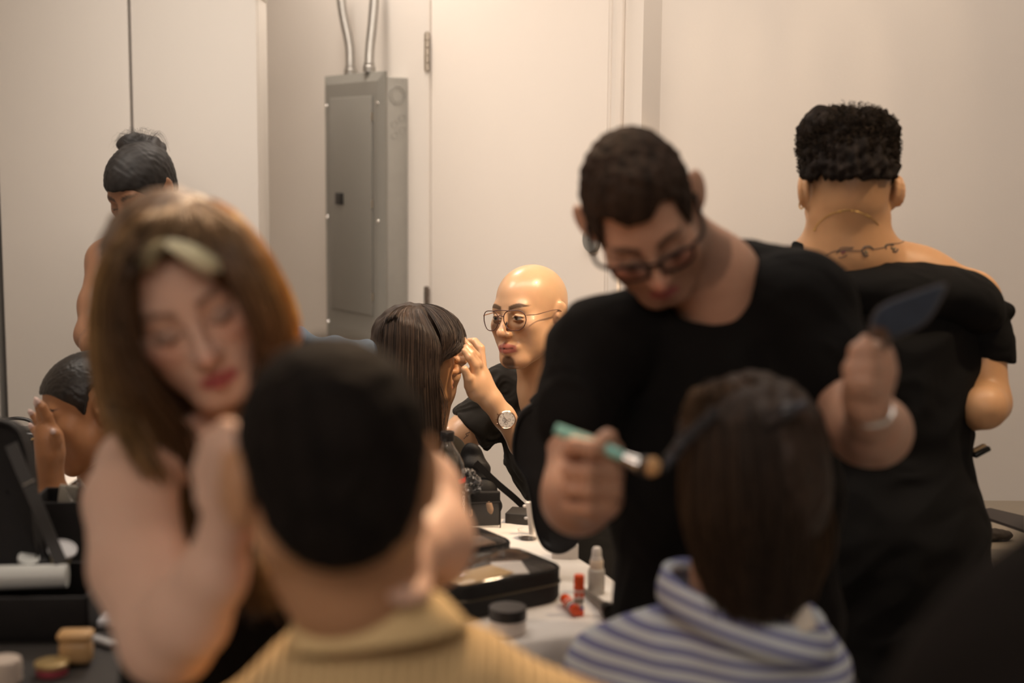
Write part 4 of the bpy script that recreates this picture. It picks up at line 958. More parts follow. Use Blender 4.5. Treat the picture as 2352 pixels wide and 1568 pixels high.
# bracelet
bc = W(1996, 942, 1.775); ba = W(1992, 900, 1.755) - W(2000, 980, 1.84); ba /= np.linalg.norm(ba)
tt = np.linspace(0, 6.283, 50); x_, y_, _ = frame_of((CB * .55 + CU * .83))
o = solid('bracelet', g_ribbon([bc + x_ * .0290 * math.cos(t) + y_ * .0290 * math.sin(t) for t in tt], CB * .55 + CU * .83, .009, .0022), silver)
tag(o, 'silver cuff bracelet on the raised wrist of the man with glasses', 'bracelet')
# ---- front seated person, tan shirt, cropped black hair ------------------
H = head(772, 1097, 1.32, 190, 4, -5, 1.06); H_tan = H
pa = person('person seen from behind with cropped black hair and ribbed tan shirt in the foreground', W(860, 1500, 1.42) * [1, 1, 0])
SKA = (0.46, 0.245, 0.13)
P = head_prims(H, 'closed')
P += [ell(hw(H, (.088, .016, .0)), (.010, .021, .038), H['M'] @ rot('Z', 30), .008), ell(hw(H, (-.080, .016, .0)), (.008, .021, .034), H['M'] @ rot('Z', -30), .008)]
P += chain([(775, 1180, 1.33, 128), (805, 1330, 1.36, 136), (830, 1430, 1.40, 130)], .03)
P += [cel(860, 1780, 1.46, 300, 220, .08)]
body('tan', P, .0036, SKA, H, pa)
T = chain([(790, 1530, 1.42, 128), (520, 1780, 1.44, 150)], .05) + chain([(900, 1500, 1.42, 128), (1345, 1760, 1.46, 160)], .05)
T += [cel(862, 1560, 1.42, 215, 105, .095, 0, .05)]
T += [cel(890, 1980, 1.46, 430, 480, .135, 0, .08)] + chain([(500, 1790, 1.44, 150), (440, 2300, 1.40, 120)], .05) + chain([(1345, 1770, 1.46, 150), (1420, 2300, 1.40, 120)], .05)
tan = mat('tan_ribbed_knit', (0.68, 0.49, 0.25), .85, noise=.06, nscale=15, bump=.2, bscale=500)
ntt = tan.node_tree; bb = ntt.nodes['Principled BSDF']
wv = ntt.nodes.new('ShaderNodeTexWave'); wv.bands_direction = 'X'; wv.inputs['Scale'].default_value = 26; wv.inputs['Distortion'].default_value = .6
tcx = ntt.nodes.new('ShaderNodeTexCoord'); ntt.links.new(tcx.outputs['Object'], wv.inputs['Vector'])
bpn = ntt.nodes.new('ShaderNodeBump'); bpn.inputs['Strength'].default_value = .9; bpn.inputs['Distance'].default_value = .006
ntt.links.new(wv.outputs['Fac'], bpn.inputs['Height']); ntt.links.new(bpn.outputs[0], bb.inputs['Normal'])
cloth('ribbed_shirt', T, .006, tan, pa, fold=.006, ffreq=4, seed=41, fine=.001)
def collar(name, rings, material, parent, n=60, th=.003, stripe=None):
    """rings: list of (px,py,D, half width px, half depth m, roll deg, lean deg)"""
    V, F = [], []; R_ = []
    for (px, py, D, hwid, hd, roll, lean) in rings:
        M = BASE @ rot('Y', roll) @ rot('X', lean); c = W(px, py, D); a = hwid * D / FPX
        R_.append([c + M @ np.array([a * math.cos(t), hd * math.sin(t), 0]) for t in np.linspace(0, 2 * math.pi, n, endpoint=False)])
    k = len(R_)
    for r in R_: V += r
    cen = [np.mean(r, axis=0) for r in R_]
    for j in range(k - 1, -1, -1): V += [p + (cen[j] - p) / np.linalg.norm(cen[j] - p) * th for p in R_[j]]
    m = 2 * k
    for j in range(m):
        for i in range(n): F.append([j * n + i, j * n + (i + 1) % n, ((j + 1) % m) * n + (i + 1) % n, ((j + 1) % m) * n + i])
    return add_mesh(name, V, F, material, parent, stripe=None if stripe is None else stripe(np.array(V)))
collar('collar', [(845, 1378, 1.385, 158, .066, -8, -10), (850, 1386, 1.39, 168, .070, -8, -10), (858, 1424, 1.395, 195, .080, -7, -6), (865, 1455, 1.40, 213, .088, -7, -4), (866, 1462, 1.40, 212, .087, -7, -4)], mat('tan_collar', (0.70, 0.52, 0.27), .85, noise=.05, nscale=20, bump=.15, bscale=500), pa)
cloth('trousers', [cel(890, 2500, 1.46, 400, 200, .16, 0, .05)] + chain([(760, 2600, 1.5, 170), (760, 2700, 1.75, 130), (760, 2900, 1.8, 100)], .05) + chain([(1020, 2600, 1.5, 170), (1020, 2700, 1.75, 130), (1020, 2900, 1.8, 100)], .05), .014, blackcloth, pa, fold=.005)
hair_cap('hair', H, pa, hairmatte, line_short(front=.06, side=.0, back=-.088, wb=.075), t=.0065, tn=.004, res=.0038, neck=chain([(785, 1180, 1.33, 124), (815, 1330, 1.36, 120)], .03), disp=.0015, dfreq=50, col=(0.008, 0.006, 0.005), var=.3, soft=.008)

# ---- blonde make-up artist ------------------------------------------------
H = head(430, 678, 1.69, 6, 30, -23, 1.01); H_bl = H
pbl = person('woman with long blonde brown hair and black sleeveless top leaning over the person in tan', W(520, 1500, 1.78) * [1, 1, 0])
SKL = (0.64, 0.42, 0.32)
P = head_prims(H, 'closed', nose=1.2, lips=1.05)
P += chain([(480, 800, 1.74, 78), (540, 980, 1.80, 92)], .04)
P += chain([(540, 1010, 1.80, 90), (320, 1075, 1.68, 96), (300, 1150, 1.62, 104), (320, 1300, 1.54, 112), (385, 1465, 1.47, 108), (430, 1420, 1.44, 96), (490, 1320, 1.42, 76), (520, 1215, 1.41, 56)], .012)
P += chain([(520, 1215, 1.41, 56), (522, 1150, 1.40, 52), (522, 1095, 1.395, 50)], .012)
P += fingers([
    [(495, 1060, 1.395, 34), (492, 1015, 1.385, 29), (522, 990, 1.360, 27), (553, 998, 1.340, 22)],
    [(510, 1090, 1.390, 34), (500, 1052, 1.370, 28), (520, 1030, 1.345, 25), (548, 1038, 1.330, 20)],
    [(515, 1120, 1.390, 32), (510, 1092, 1.365, 26), (525, 1078, 1.345, 23), (548, 1085, 1.330, 18)],
    [(520, 1145, 1.390, 28), (517, 1128, 1.370, 23), (532, 1120, 1.350, 20), (550, 1125, 1.340, 16)],
    [(480, 1140, 1.405, 34), (472, 1080, 1.410, 28), (480, 1040, 1.415, 24), (510, 1015, 1.415, 20)]], .008)
P += chain([(560, 1000, 1.82, 90), (720, 885, 1.82, 84), (790, 905, 1.80, 84), (960, 1140, 1.66, 92), (985, 1235, 1.58, 92), (985, 1255, 1.54, 84), (950, 1265, 1.44, 54), (938, 1285, 1.40, 42)], .03)
P += chain([(938, 1285, 1.40, 42), (948, 1320, 1.375, 44)], .02)
P += fingers([
    [(925, 1325, 1.36, 22), (905, 1340, 1.33, 19), (885, 1348, 1.315, 16)], [(945, 1335, 1.355, 22), (930, 1362, 1.325, 19), (905, 1372, 1.305, 16)],
    [(962, 1338, 1.36, 21), (955, 1366, 1.33, 18), (935, 1380, 1.31, 15)], [(975, 1335, 1.37, 19), (975, 1358, 1.345, 16), (962, 1374, 1.325, 13)],
    [(920, 1300, 1.37, 22), (905, 1300, 1.34, 17), (892, 1312, 1.32, 15)]], .006)
P += [cel(560, 1180, 1.88, 150, 180, .07)]
body('blonde', P, .0042, SKL, H, pbl, blush=.22, lidshade=.9, lip=(0.42, 0.075, 0.09), lash=1.0, browamt=.75, brow=(.12, .06, .035))
T = [cel(535, 1330, 1.86, 215, 230, .115, -8, .06), cel(500, 1600, 1.84, 235, 260, .125, -8, .08), cel(480, 1950, 1.86, 250, 230, .14, 0, .08)]
T += chain([(440, 1010, 1.80, 26), (440, 1100, 1.76, 60)], .04) + chain([(650, 950, 1.86, 24), (620, 1080, 1.80, 60)], .04)
T += chain([(480, 2000, 1.86, 210), (470, 2900, 1.86, 150)], .08)
cloth('black_top', T, .007, blackcloth, pbl, fold=.008, ffreq=4, seed=51)
hc1 = (0.26, 0.15, 0.065); hc_shade = (0.06, 0.032, 0.016); hc_lit = (0.75, 0.43, 0.15)
hair_cap('hair_base', H, pbl, hairm, lambda x, y: np.where(y < -.0, -.03 + (.078 + .03) * (1 - sm(np.abs(x), .020, .066)) ** .6, -.16 + 0 * x), t=.009, tn=.016, res=.0045, disp=.002, dfreq=25, col=(0.10, 0.055, 0.025), var=.3, vfreq=40)
crown = W(405, 470, 1.70)
L_ = []
def G(*a): return [W(*q) for q in a]
# left curtain from the front (inner) to the back (outer)
left = [G((415, 500, 1.62), (345, 560, 1.57), (292, 650, 1.56), (294, 770, 1.575), (345, 880, 1.605), (430, 1010, 1.66), (455, 1180, 1.72), (470, 1330, 1.74)),
        G((410, 485, 1.63), (335, 545, 1.57), (268, 650, 1.57), (262, 780, 1.59), (300, 900, 1.625), (370, 1030, 1.66), (420, 1170, 1.71), (450, 1320, 1.74)),
        G((405, 472, 1.65), (315, 520, 1.60), (250, 640, 1.59), (240, 780, 1.61), (262, 900, 1.64), (290, 990, 1.62), (330, 1060, 1.575), (370, 1130, 1.60)),
        G((402, 462, 1.68), (300, 505, 1.65), (228, 640, 1.65), (222, 800, 1.67), (240, 920, 1.69), (290, 1040, 1.74), (370, 1160, 1.79), (430, 1280, 1.81)),
        G((402, 460, 1.72), (310, 500, 1.74), (250, 640, 1.76), (250, 800, 1.78), (290, 950, 1.80), (370, 1080, 1.82), (450, 1200, 1.84), (500, 1300, 1.84))]
strands('left_hair', left, 1500, pbl, hairm, [hc_shade, (0.09, 0.05, 0.022), (0.20, 0.115, 0.045), hc1, hc_shade], r=.0015, seg=18, jit=.007, var=.35, seed=12, wave=.006)  # shade beside the face is put into the dark inner strand colours
dark = [G((300, 620, 1.62), (310, 760, 1.66), (380, 920, 1.70), (450, 1030, 1.75), (520, 1150, 1.79), (560, 1260, 1.78)), G((320, 620, 1.70), (360, 800, 1.76), (440, 950, 1.80), (520, 1080, 1.84), (600, 1220, 1.80), (620, 1330, 1.76))]
strands('under_hair', dark, 600, pbl, hairm, (0.035, 0.019, 0.011), r=.0016, seg=14, jit=.012, var=.4, seed=13, wave=.006)  # dark strand colour stands in for shade behind and below the face
right = [G((425, 495, 1.61), (480, 545, 1.57), (535, 625, 1.565), (580, 720, 1.58), (610, 810, 1.62), (600, 900, 1.68), (585, 1000, 1.74)),
         G((430, 480, 1.62), (505, 520, 1.58), (572, 610, 1.575), (620, 710, 1.59), (640, 800, 1.63), (625, 880, 1.68), (610, 980, 1.74)),
         G((425, 468, 1.65), (520, 500, 1.62), (605, 605, 1.62), (648, 715, 1.64), (655, 800, 1.68), (640, 860, 1.72), (630, 960, 1.78)),
         G((420, 458, 1.70), (525, 492, 1.69), (618, 605, 1.70), (664, 720, 1.72), (668, 800, 1.75), (645, 860, 1.78), (630, 960, 1.82)),
         G((410, 458, 1.74), (500, 490, 1.78), (590, 620, 1.80), (640, 760, 1.82), (640, 880, 1.84), (620, 980, 1.86), (610, 1050, 1.88))]
strands('right_hair', right, 1500, pbl, hairm, [(0.10, 0.055, 0.028), (0.18, 0.10, 0.042), (0.50, 0.28, 0.10), hc_lit, (0.60, 0.33, 0.11)], r=.0015, seg=18, jit=.006, var=.3, seed=14, wave=.004)  # warm light on this side is painted into the gold outer strands
top = [G((380, 470, 1.74), (330, 478, 1.70), (285, 530, 1.66), (262, 610, 1.62)), G((400, 462, 1.72), (350, 500, 1.60), (310, 560, 1.575), (290, 620, 1.57)),
       G((410, 462, 1.70), (400, 490, 1.60), (380, 530, 1.575), (350, 575, 1.565)), G((415, 462, 1.70), (450, 490, 1.60), (480, 530, 1.57), (500, 570, 1.565)),
       G((420, 460, 1.70), (470, 480, 1.62), (530, 530, 1.58), (570, 590, 1.575)), G((425, 460, 1.74), (490, 475, 1.72), (560, 530, 1.69), (610, 600, 1.67))]
strands('crown_hair', top, 900, pbl, hairm, [(0.22, 0.14, 0.075), (0.24, 0.155, 0.08), (0.22, 0.14, 0.075), (0.22, 0.135, 0.065), (0.36, 0.2, 0.085)], r=.0016, seg=10, jit=.006, var=.25, seed=15)
ff = [G((350, 560, 1.565), (335, 580, 1.56), (325, 605, 1.565)), G((395, 556, 1.555), (360, 575, 1.553), (330, 612, 1.56)), G((385, 560, 1.555), (425, 585, 1.552), (470, 612, 1.558)), G((400, 556, 1.56), (440, 570, 1.555), (500, 608, 1.565))]
strands('pale_fringe', ff[:2], 70, pbl, hairm, (0.36, 0.31, 0.19), r=.0016, seg=8, jit=.005, var=.15, seed=16)
strands('pale_fringe', ff[2:], 240, pbl, hairm, (0.88, 0.83, 0.60), r=.0018, seg=8, jit=.004, var=.12, seed=17)
low = [G((560, 1180, 1.70), (585, 1260, 1.62), (610, 1330, 1.60), (660, 1380, 1.60)), G((540, 1120, 1.72), (560, 1220, 1.64), (570, 1310, 1.60), (600, 1380, 1.60)), G((520, 1120, 1.72), (545, 1230, 1.66), (540, 1330, 1.62), (560, 1400, 1.60))]
strands('hair_ends', low, 350, pbl, hairm, [(0.22, 0.13, 0.045), (0.10, 0.055, 0.02), (0.05, 0.03, 0.012)], r=.0014, seg=12, jit=.008, var=.4, seed=18, wave=.008)
wb = W(945, 1262, 1.43); wx = W(985, 1250, 1.5) - W(935, 1290, 1.38); wx /= np.linalg.norm(wx)
o = solid('wristband', open_lathe(band(wb - wx * .008, wx, .0225, .010, .002, n=36), 36), mat('white_band', (0.8, 0.76, 0.70), .5)); tag(o, 'white band on the left wrist of the blonde woman behind the tan collar', 'wristband')

# ---- seated person in striped shirt --------------------------------------
H = head(1725, 1090, 1.83, 196, -4, -8, 1.04); H_st = H
pd = person('person with shoulder length brown hair and blue white striped shirt, seen from behind', W(1650, 1500, 1.9) * [1, 1, 0])
SKD = (0.52, 0.31, 0.20)
P = head_prims(H, 'closed')
P += chain([(1700, 1180, 1.83, 90), (1690, 1330, 1.86, 95), (1690, 1430, 1.88, 100)], .03) + [cel(1650, 1700, 1.92, 230, 240, .09)]
P += [ell(W(1612, 1290, 1.83), (.010, .012, .030), BASE, .01)]
body('striped', P, .0042, SKD, H, pd)
def stripes_of(V): 
    return V[:, 2] + .10 * (V[:, 0] - W(1650, 1500, 1.9)[0]) - .3 * np.abs(V[:, 0] - W(1650, 1500, 1.9)[0]) ** 2 + .004 * nz(V, 4, 3)
c1 = lin(176, 184, 190); c1 = (0.66, 0.74, 0.82); c2 = (0.22, 0.25, 0.48)
sp = stripes_mat('striped_cotton', c1, c2, 'Z', .021, .50)
T = chain([(1690, 1450, 1.89, 105), (1500, 1500, 1.92, 80), (1400, 1545, 1.93, 88)], .05) + chain([(1700, 1460, 1.89, 100), (1830, 1510, 1.92, 80), (1855, 1560, 1.93, 80)], .05)
T += [cel(1630, 1800, 1.95, 270, 330, .12, 0, .06)] + chain([(1400, 1545, 1.93, 88), (1350, 1800, 1.92, 75)], .04) + chain([(1850, 1560, 1.93, 80), (1890, 1800, 1.92, 72)], .04)
cloth('striped_shirt', T, .0055, sp, pd, fold=.006, ffreq=4, seed=61, stripe=stripes_of)
def st2(V): return (V - W(1700, 1440, 1.85)) @ (CU * 1.0 + CR * .33)
collar('collar', [(1690, 1372, 1.86, 150, .074, 17, 10), (1700, 1352, 1.865, 176, .084, 17, 12), (1708, 1362, 1.87, 196, .092, 17, 12), (1710, 1405, 1.88, 212, .098, 17, 12), (1712, 1432, 1.885, 214, .1, 17, 12)], sp, pd, stripe=st2)
solid('shirt_tag', g_box(W(1838, 1425, 1.80), (.035, .003, .030), BASE @ rot('Y', -20), .001), mat('white_label_cloth', (0.75, 0.70, 0.62), .8), pd)
cloth('trousers', [cel(1640, 2150, 1.93, 260, 140, .15, 0, .05)] + chain([(1560, 2180, 1.85, 120), (1560, 2150, 1.45 + .35, 110), (1560, 2500, 1.8, 80)], .05), .014, blackcloth, pd, fold=.005)
gsd = []
for tip, mid, top_, Dt, Dm in [((1650, 1350), (1575, 1130), (1590, 985), 1.84, 1.80), ((1660, 1395), (1600, 1150), (1610, 975), 1.80, 1.75), ((1690, 1405), (1650, 1160), (1645, 975), 1.775, 1.715),
        ((1725, 1412), (1710, 1170), (1700, 975), 1.765, 1.70), ((1765, 1415), (1775, 1170), (1760, 980), 1.77, 1.705), ((1800, 1410), (1830, 1170), (1820, 1000), 1.79, 1.73), ((1830, 1390), (1868, 1170), (1860, 1030), 1.82, 1.78), ((1845, 1360), (1888, 1170), (1875, 1040), 1.86, 1.83)]:
    gsd.append([W(1700 + (top_[0] - 1720) * .25, 905 + abs(top_[0] - 1715) * .06, 1.80), W((top_[0] * 2 + 1705) / 3, 925 + abs(top_[0] - 1715) * .1, 1.76 + (Dm - 1.70) * .8), W(*top_, Dm + .01), W(*mid, Dm), W((mid[0] + tip[0]) / 2 + (mid[0] - 1720) * .12, (mid[1] + tip[1]) / 2, (Dm + Dt) / 2), W(*tip, Dt)])
hair_cap('hair_base', H, pd, hairsoft, lambda x, y: np.where(y < -.04, .03 + 0 * x, -.155 + 0 * x), t=.012, tn=.016, res=.005, extra=[cel(1728, 1220, 1.80, 118, 160, .055, 0, .04)], disp=.003, dfreq=25, col=(0.030, 0.018, 0.012), var=.3)
strands('hair', gsd, 2600, pd, hairsoft, [(0.050, 0.030, 0.017), (0.040, 0.024, 0.015), (0.030, 0.019, 0.013), (0.035, 0.021, 0.013), (0.07, 0.037, 0.014)], r=.0013, seg=18, jit=.006, var=.45, seed=21, wave=.007, wfreq=1.6)
tuft = [G((1640, 920, 1.80), (1600, 905, 1.80), (1580, 945, 1.80), (1590, 1000, 1.79)), G((1690, 905, 1.80), (1640, 890, 1.78), (1605, 920, 1.77), (1600, 990, 1.76)), G((1700, 900, 1.80), (1730, 880, 1.77), (1780, 910, 1.76), (1790, 980, 1.76)), G((1720, 905, 1.81), (1770, 895, 1.80), (1805, 930, 1.80), (1800, 990, 1.80))]
strands('front_hair', tuft, 500, pd, hairsoft, [(0.10, 0.058, 0.028), (0.08, 0.045, 0.022), (0.06, 0.034, 0.018), (0.12, 0.062, 0.026)], r=.0013, seg=12, jit=.006, var=.35, seed=22, wave=.004)
clipm = mat('clip_black', (0.02, 0.02, 0.024), .22, coat=.4)
def hair_clip(label, pts, tip):
    t_ = thing('hair_clip', label, 'hair clip', tuple(W(*pts[1])))
    P_ = [W(*q) for q in pts]
    solid('blade', g_tube(P_, [.0085, .0095, .0065, .0035], 12, seg=20), clipm, t_)
    solid('blade', g_tube([p + CU * .007 + CB * .003 for p in P_], [.004, .006, .0045, .0025], 12, seg=20), clipm, t_)
    d = P_[0] - P_[1]; d /= np.linalg.norm(d)
    solid('grip', g_box(P_[0] + d * .004 + CB * .006, (.024, .010, .014), np.stack([d, np.cross(CB, d), CB], 1), .003), mat('clip_sheen', (0.06, 0.065, 0.08), .25, metal=.5), t_)
hair_clip('black sectioning clip on the upper right of the brown hair', [(1822, 938, 1.69), (1790, 955, 1.695), (1760, 978, 1.70)], 0)
hair_clip('long black clip sticking out of the left side of the brown hair toward the brush', [(1537, 1056, 1.72), (1575, 1012, 1.715), (1650, 948, 1.70)], 0)

# ---- dark out of focus person at the lower right edge --------------------
pj = person('dark clothed person cut off at the lower right corner of the frame', W(2700, 1500, 0.95) * [1, 1, 0])
T = chain([(2860, 1150, .98, 300), (2500, 1640, .92, 330), (2440, 1800, .92, 330), (2440, 2600, .95, 300)], .08) + [cel(2900, 1900, 1.0, 600, 600, .14, 0, .08)]
cloth('black_coat', T, .012, mat('black_wool', (0.010, 0.008, 0.007), .9, spec=.1), pj, fold=.004, ffreq=3)
Hj = head(2880, 620, 1.0, 200, 0, 0, 1.0)
body('edge', head_prims(Hj, 'closed') + chain([(2880, 700, 1.0, 190), (2880, 1000, 1.0, 200)], .04), .006, (0.4, 0.24, 0.16), Hj, pj)
hair_cap('hair', Hj, pj, hairmatte, line_short(), t=.012, res=.007, col=(0.02, 0.013, 0.01))
# ================================================================ tables and the things on them
TZ = 0.745
def P2(px, py, z=TZ): return on_z(px, py, z)
woodm = mat('table_laminate', (0.35, 0.30, 0.25), .5)
clothm = mat('white_tablecloth', (0.74, 0.70, 0.66), .85, noise=.03, nscale=9, bump=.25, bscale=18)
outline = [(.045, 2.93), (.115, 2.66), (.19, 2.45), (.165, 2.235), (.03, 2.165), (-.35, 2.03), (-.80, 1.93), (-1.06, 2.02), (-1.02, 2.50), (-.70, 2.56), (-.46, 2.72), (-.30, 2.84)]
tb = thing('work_table', 'long folding table under the white cloth between the seated people', 'table', (-.4, 2.35, 0))
solid('table_top', g_prism([np.array([x * .97 - .01, y * .97 + .07, TZ - .035]) for x, y in outline], np.array([0, 0, .03])), woodm, tb)
for x, y in ((.03, 2.32), (-.02, 2.75), (-.9, 2.06), (-.9, 2.42)):
    solid('leg', g_tube([(x, y, 0), (x, y, TZ - .03)], .016), steel, tb)
def tablecloth(name, outline, z, drop, label, seed=0):
    sp = smooth_path(np.array([(a, b, 0) for a, b in outline + [outline[0]]], float), 220)[:-1]; n = len(sp); c_ = sp.mean(axis=0); V, F = [], []
    d = np.roll(sp, -1, axis=0) - np.roll(sp, 1, axis=0); nn = np.stack([d[:, 1], -d[:, 0], 0 * d[:, 0]], 1); nn /= np.linalg.norm(nn, axis=1)[:, None]
    if np.mean(np.sum(nn * (sp - c_), axis=1)) < 0: nn = -nn
    s = np.arange(n) / n; rs = np.random.RandomState(seed); wv_ = sum(np.sin(2 * math.pi * s * k + rs.uniform(0, 6)) for k in (17, 29, 38)) / 3
    rows = [(.3, 0, 0), (.6, 0, 0), (.85, 0, 0), (.97, 0, 0)]
    for f, o_, dz in rows:
        for i in range(n):
            q = c_ + (sp[i] - c_) * f; V.append([q[0], q[1], z + .0012 * math.sin(q[0] * 31 + q[1] * 17) + .0008 * math.sin(q[0] * 70 - q[1] * 45)])
    for o_, dz in ((.002, 0.0), (.008, .006), (.012, .03), (.018, .10), (.028, .20), (.035, drop)):
        for i in range(n): q = sp[i] + nn[i] * (o_ + wv_[i] * .022 * min(1, dz * 6)); V.append([q[0], q[1], z - dz])
    R_ = len(V) // n; V.append([c_[0], c_[1], z])
    for j in range(R_ - 1):
        for i in range(n): F.append([j * n + i, j * n + (i + 1) % n, (j + 1) * n + (i + 1) % n, (j + 1) * n + i])
    for i in range(n): F.append([len(V) - 1, (i + 1) % n, i])
    o = add_mesh(name, V, F, clothm); md = o.modifiers.new('thick', 'SOLIDIFY'); md.thickness = .0015; md.offset = -1
    return tag(o, label, 'tablecloth')
tablecloth('tablecloth', outline, TZ, .30, 'white tablecloth under the clear-topped black cases, draped over the long table')
TZ += .002
# soda bottle
pet = mat('clear_plastic', (0.96, 0.96, 0.96), .04, trans=1.0, ior=1.38, spec=.8)
petr = mat('crinkled_clear_plastic', (0.97, 0.97, 0.97), .06, trans=1.0, ior=1.25, bump=1.0, bscale=40)
frost = mat('frosted_plastic', (0.85, 0.76, 0.68), .4, trans=.0, ior=1.3)
bc_ = P2(1027, 1218); bt = thing('soda_bottle', 'clear plastic soda bottle with black cap standing on the white tablecloth', 'bottle', tuple(bc_))
body_ = [(0, .001), (.031, .0), (.0365, .008), (.0365, .060), (.0355, .07), (.0355, .095), (.0365, .102), (.0365, .122), (.034, .140), (.026, .158), (.016, .172), (.0115, .182), (.0115, .192)]
inner = [(r - .0007, h) for r, h in body_[::-1] if r > .001]
V, F = g_lathe(bc_, body_ + inner + [(0, .0018)], n=48); solid('bottle_body', (V, F[:-2]), pet, bt)
solid('cap', g_lathe(bc_ + [0, 0, .186], [(0, 0), (.0135, 0), (.0142, .002), (.0142, .017), (.0132, .019), (0, .019)], n=36), mat('cap_black', (0.012, 0.011, 0.011), .3), bt)
def arc_label(c, r, z0, z1, a0, a1, n=14):
    V, F = [], []
    for i in range(n + 1):
        a = math.radians(a0 + (a1 - a0) * i / n)
        for z in (z0, z1): V.append([c[0] + r * math.cos(a), c[1] + r * math.sin(a), c[2] + z])
    for i in range(n): F.append([2 * i, 2 * i + 2, 2 * i + 3, 2 * i + 1])
    return V, F
redm = mat('label_red', (0.50, 0.02, 0.02), .35); wht = mat('label_white', (0.75, 0.70, 0.66), .5); blk = mat('label_black', (0.012, 0.008, 0.010), .4)
solid('label_band', arc_label(bc_, .0372, .103, .113, -50, 12), redm, bt); solid('label_panel', arc_label(bc_, .0372, .006, .1028, -50, 12), blk, bt)
sq = []
for j, z in enumerate(np.arange(.014, .094, .0115)):
    sq.append(g_tube([bc_ + np.array([.0376 * math.cos(a), .0376 * math.sin(a), z + .0048 * math.sin(t)]) for t in np.linspace(0, 6.283, 12) for a in [math.radians(-22) + .10 * math.cos(t)]], .0007, 5, closed=True))
solid('label_script', sq, wht, bt)['kind'] = 'stuff'
def text(body, size, c, R, m, name, parent, extr=.0001, align='CENTER'):
    cu = bpy.data.curves.new(name, 'FONT'); cu.body = body; cu.size = size; cu.align_x = align; cu.align_y = 'CENTER'; cu.extrude = extr; cu.materials.append(m)
    o = bpy.data.objects.new(name, cu); COL.objects.link(o); o.parent = parent
    bpy.context.view_layer.update(); me = o.to_mesh(); R_ = np.asarray(R)
    V = [np.array(c) + R_ @ np.array(v.co) for v in me.vertices]; F = [list(p.vertices) for p in me.polygons]; o.to_mesh_clear(); bpy.data.objects.remove(o)
    return solid(name, (V, F), m, parent, smooth=False)
Rt = np.stack([[-1.0, 0, 0], [0, 0, 1.0], [0, 1.0, 0]], axis=1)     # faces away from the camera, read through the bottle
text('nutrition', .011, bc_ + [-.004, .0374, .100], Rt, mat('ink_grey', (0.10, 0.08, 0.07), .5), 'label_text', bt)
for z in (.116, .086): solid('label_line', g_box(bc_ + [-.004, .0374, z], (.034, .0003, .0007)), MATS['ink_grey'], bt)
# black soft bag behind with strap, pocket and brushes
vin = mat('black_vinyl', (0.012, 0.011, 0.010), .3, noise=.2, nscale=30, bump=.5, bscale=14)
bg = thing('soft_bag', 'black soft bag with a long strap standing behind the soda bottle', 'bag', tuple(W(1080, 1190, 2.98)))
V, Q = surface([cel(1098, 1112, 3.02, 36, 100, .03, -12, .02), cel(1104, 1170, 3.01, 42, 56, .04, 0, .03)], .004)
V = V + normals(V, Q) * (nz(V, 14, 5) * .005)[:, None]; add_mesh('bag_body', V, Q, blacknylon, bg)
solid('strap', g_ribbon([W(1092, 1062, 2.98), W(1140, 1108, 3.0), W(1180, 1142, 3.02), W(1218, 1178, 3.04)], CU + CR * .6, .014, .002), blacknylon, bg)
pg2 = thing('brush_pouch', 'black brush pouch with clear front pocket holding two tan brushes', 'pouch', tuple(P2(1105, 1207)))
pc_ = P2(1105, 1207); Rz = np.array(Matrix.Rotation(math.radians(6), 3, 'Z'))
solid('pouch_back', g_box(pc_ + [0, .004, .036], (.078, .012, .072), Rz, .004), blacknylon, pg2)
solid('clear_pocket', g_box(pc_ + [0, -.018, .026], (.074, .0012, .05), Rz), mat('pocket_vinyl', (0.06, 0.055, 0.05), .12, alpha=.22, spec=1.0), pg2)
solid('pocket_binding', g_tube([pc_ + Rz @ np.array(q) for q in ((-.038, -.018, .0), (-.038, -.018, .052), (.038, -.018, .054), (.038, -.018, 0))], .0015, 6), blacknylon, pg2)
def small_brush(label, px, py, dz, lean):
    c_ = P2(px, 1203) + [0, -.010, .004]; t_ = thing('makeup_brush', label, 'brush', tuple(c_)); d = np.array([lean, 0, 1.0]); d /= np.linalg.norm(d)
    solid('handle', g_tube([c_ - d * .002, c_ + d * .010], .0022), blackplastic, t_)
    solid('bristles', g_tube([c_ + d * (.008 + dz), c_ + d * (.018 + dz), c_ + d * (.032 + dz), c_ + d * (.040 + dz)], [.0045, .0085, .0085, .003], 12, seg=12), mat('peach_bristles', (0.60, 0.38, 0.24), .9, noise=.15, nscale=300), t_)
    solid('ferrule', g_tube([c_ + d * .008, c_ + d * (.010 + dz)], .0035), silver, t_)
small_brush('short peach brush, the left of the two in the clear pocket', 1084, 1190, .0, -.1)
small_brush('taller peach brush, the right of the two in the clear pocket', 1134, 1170, .012, -.25)
o = thing('plastic_wrapper', 'crinkled clear plastic wrapper behind the right side of the soda bottle', 'wrapper', tuple(W(1078, 1145, 2.93)))
V, Q = surface([cel(1082, 1108, 2.93, 20, 34, .016, -20, .01)], .003); V = V + normals(V, Q) * (nz(V, 70, 8) * .005)[:, None]; add_mesh('film', V, Q, petr, o)
o = thing('eyelash_curler', 'dark metal eyelash curler in front of the soda bottle label', 'eyelash curler', tuple(W(1058, 1130, 2.70)))
dkm = mat('dark_metal', (0.10, 0.09, 0.08), .2, metal=1.0)
for s_ in (0, 1):
    solid('finger_loop', g_tube([W(1040 + 30 * s_ + 13 * math.cos(t), 1121 + 6 * s_ + 9 * math.sin(t), 2.70 - .01 * s_) for t in np.linspace(0, 6.283, 24)], .0016, 8, closed=True), dkm, o)
    solid('arm', g_tube([W(1034 + 20 * s_, 1112, 2.70), W(1060, 1122, 2.69), W(1076, 1136, 2.70), W(1082, 1180, 2.74)], .0018, 8, seg=12), dkm, o)
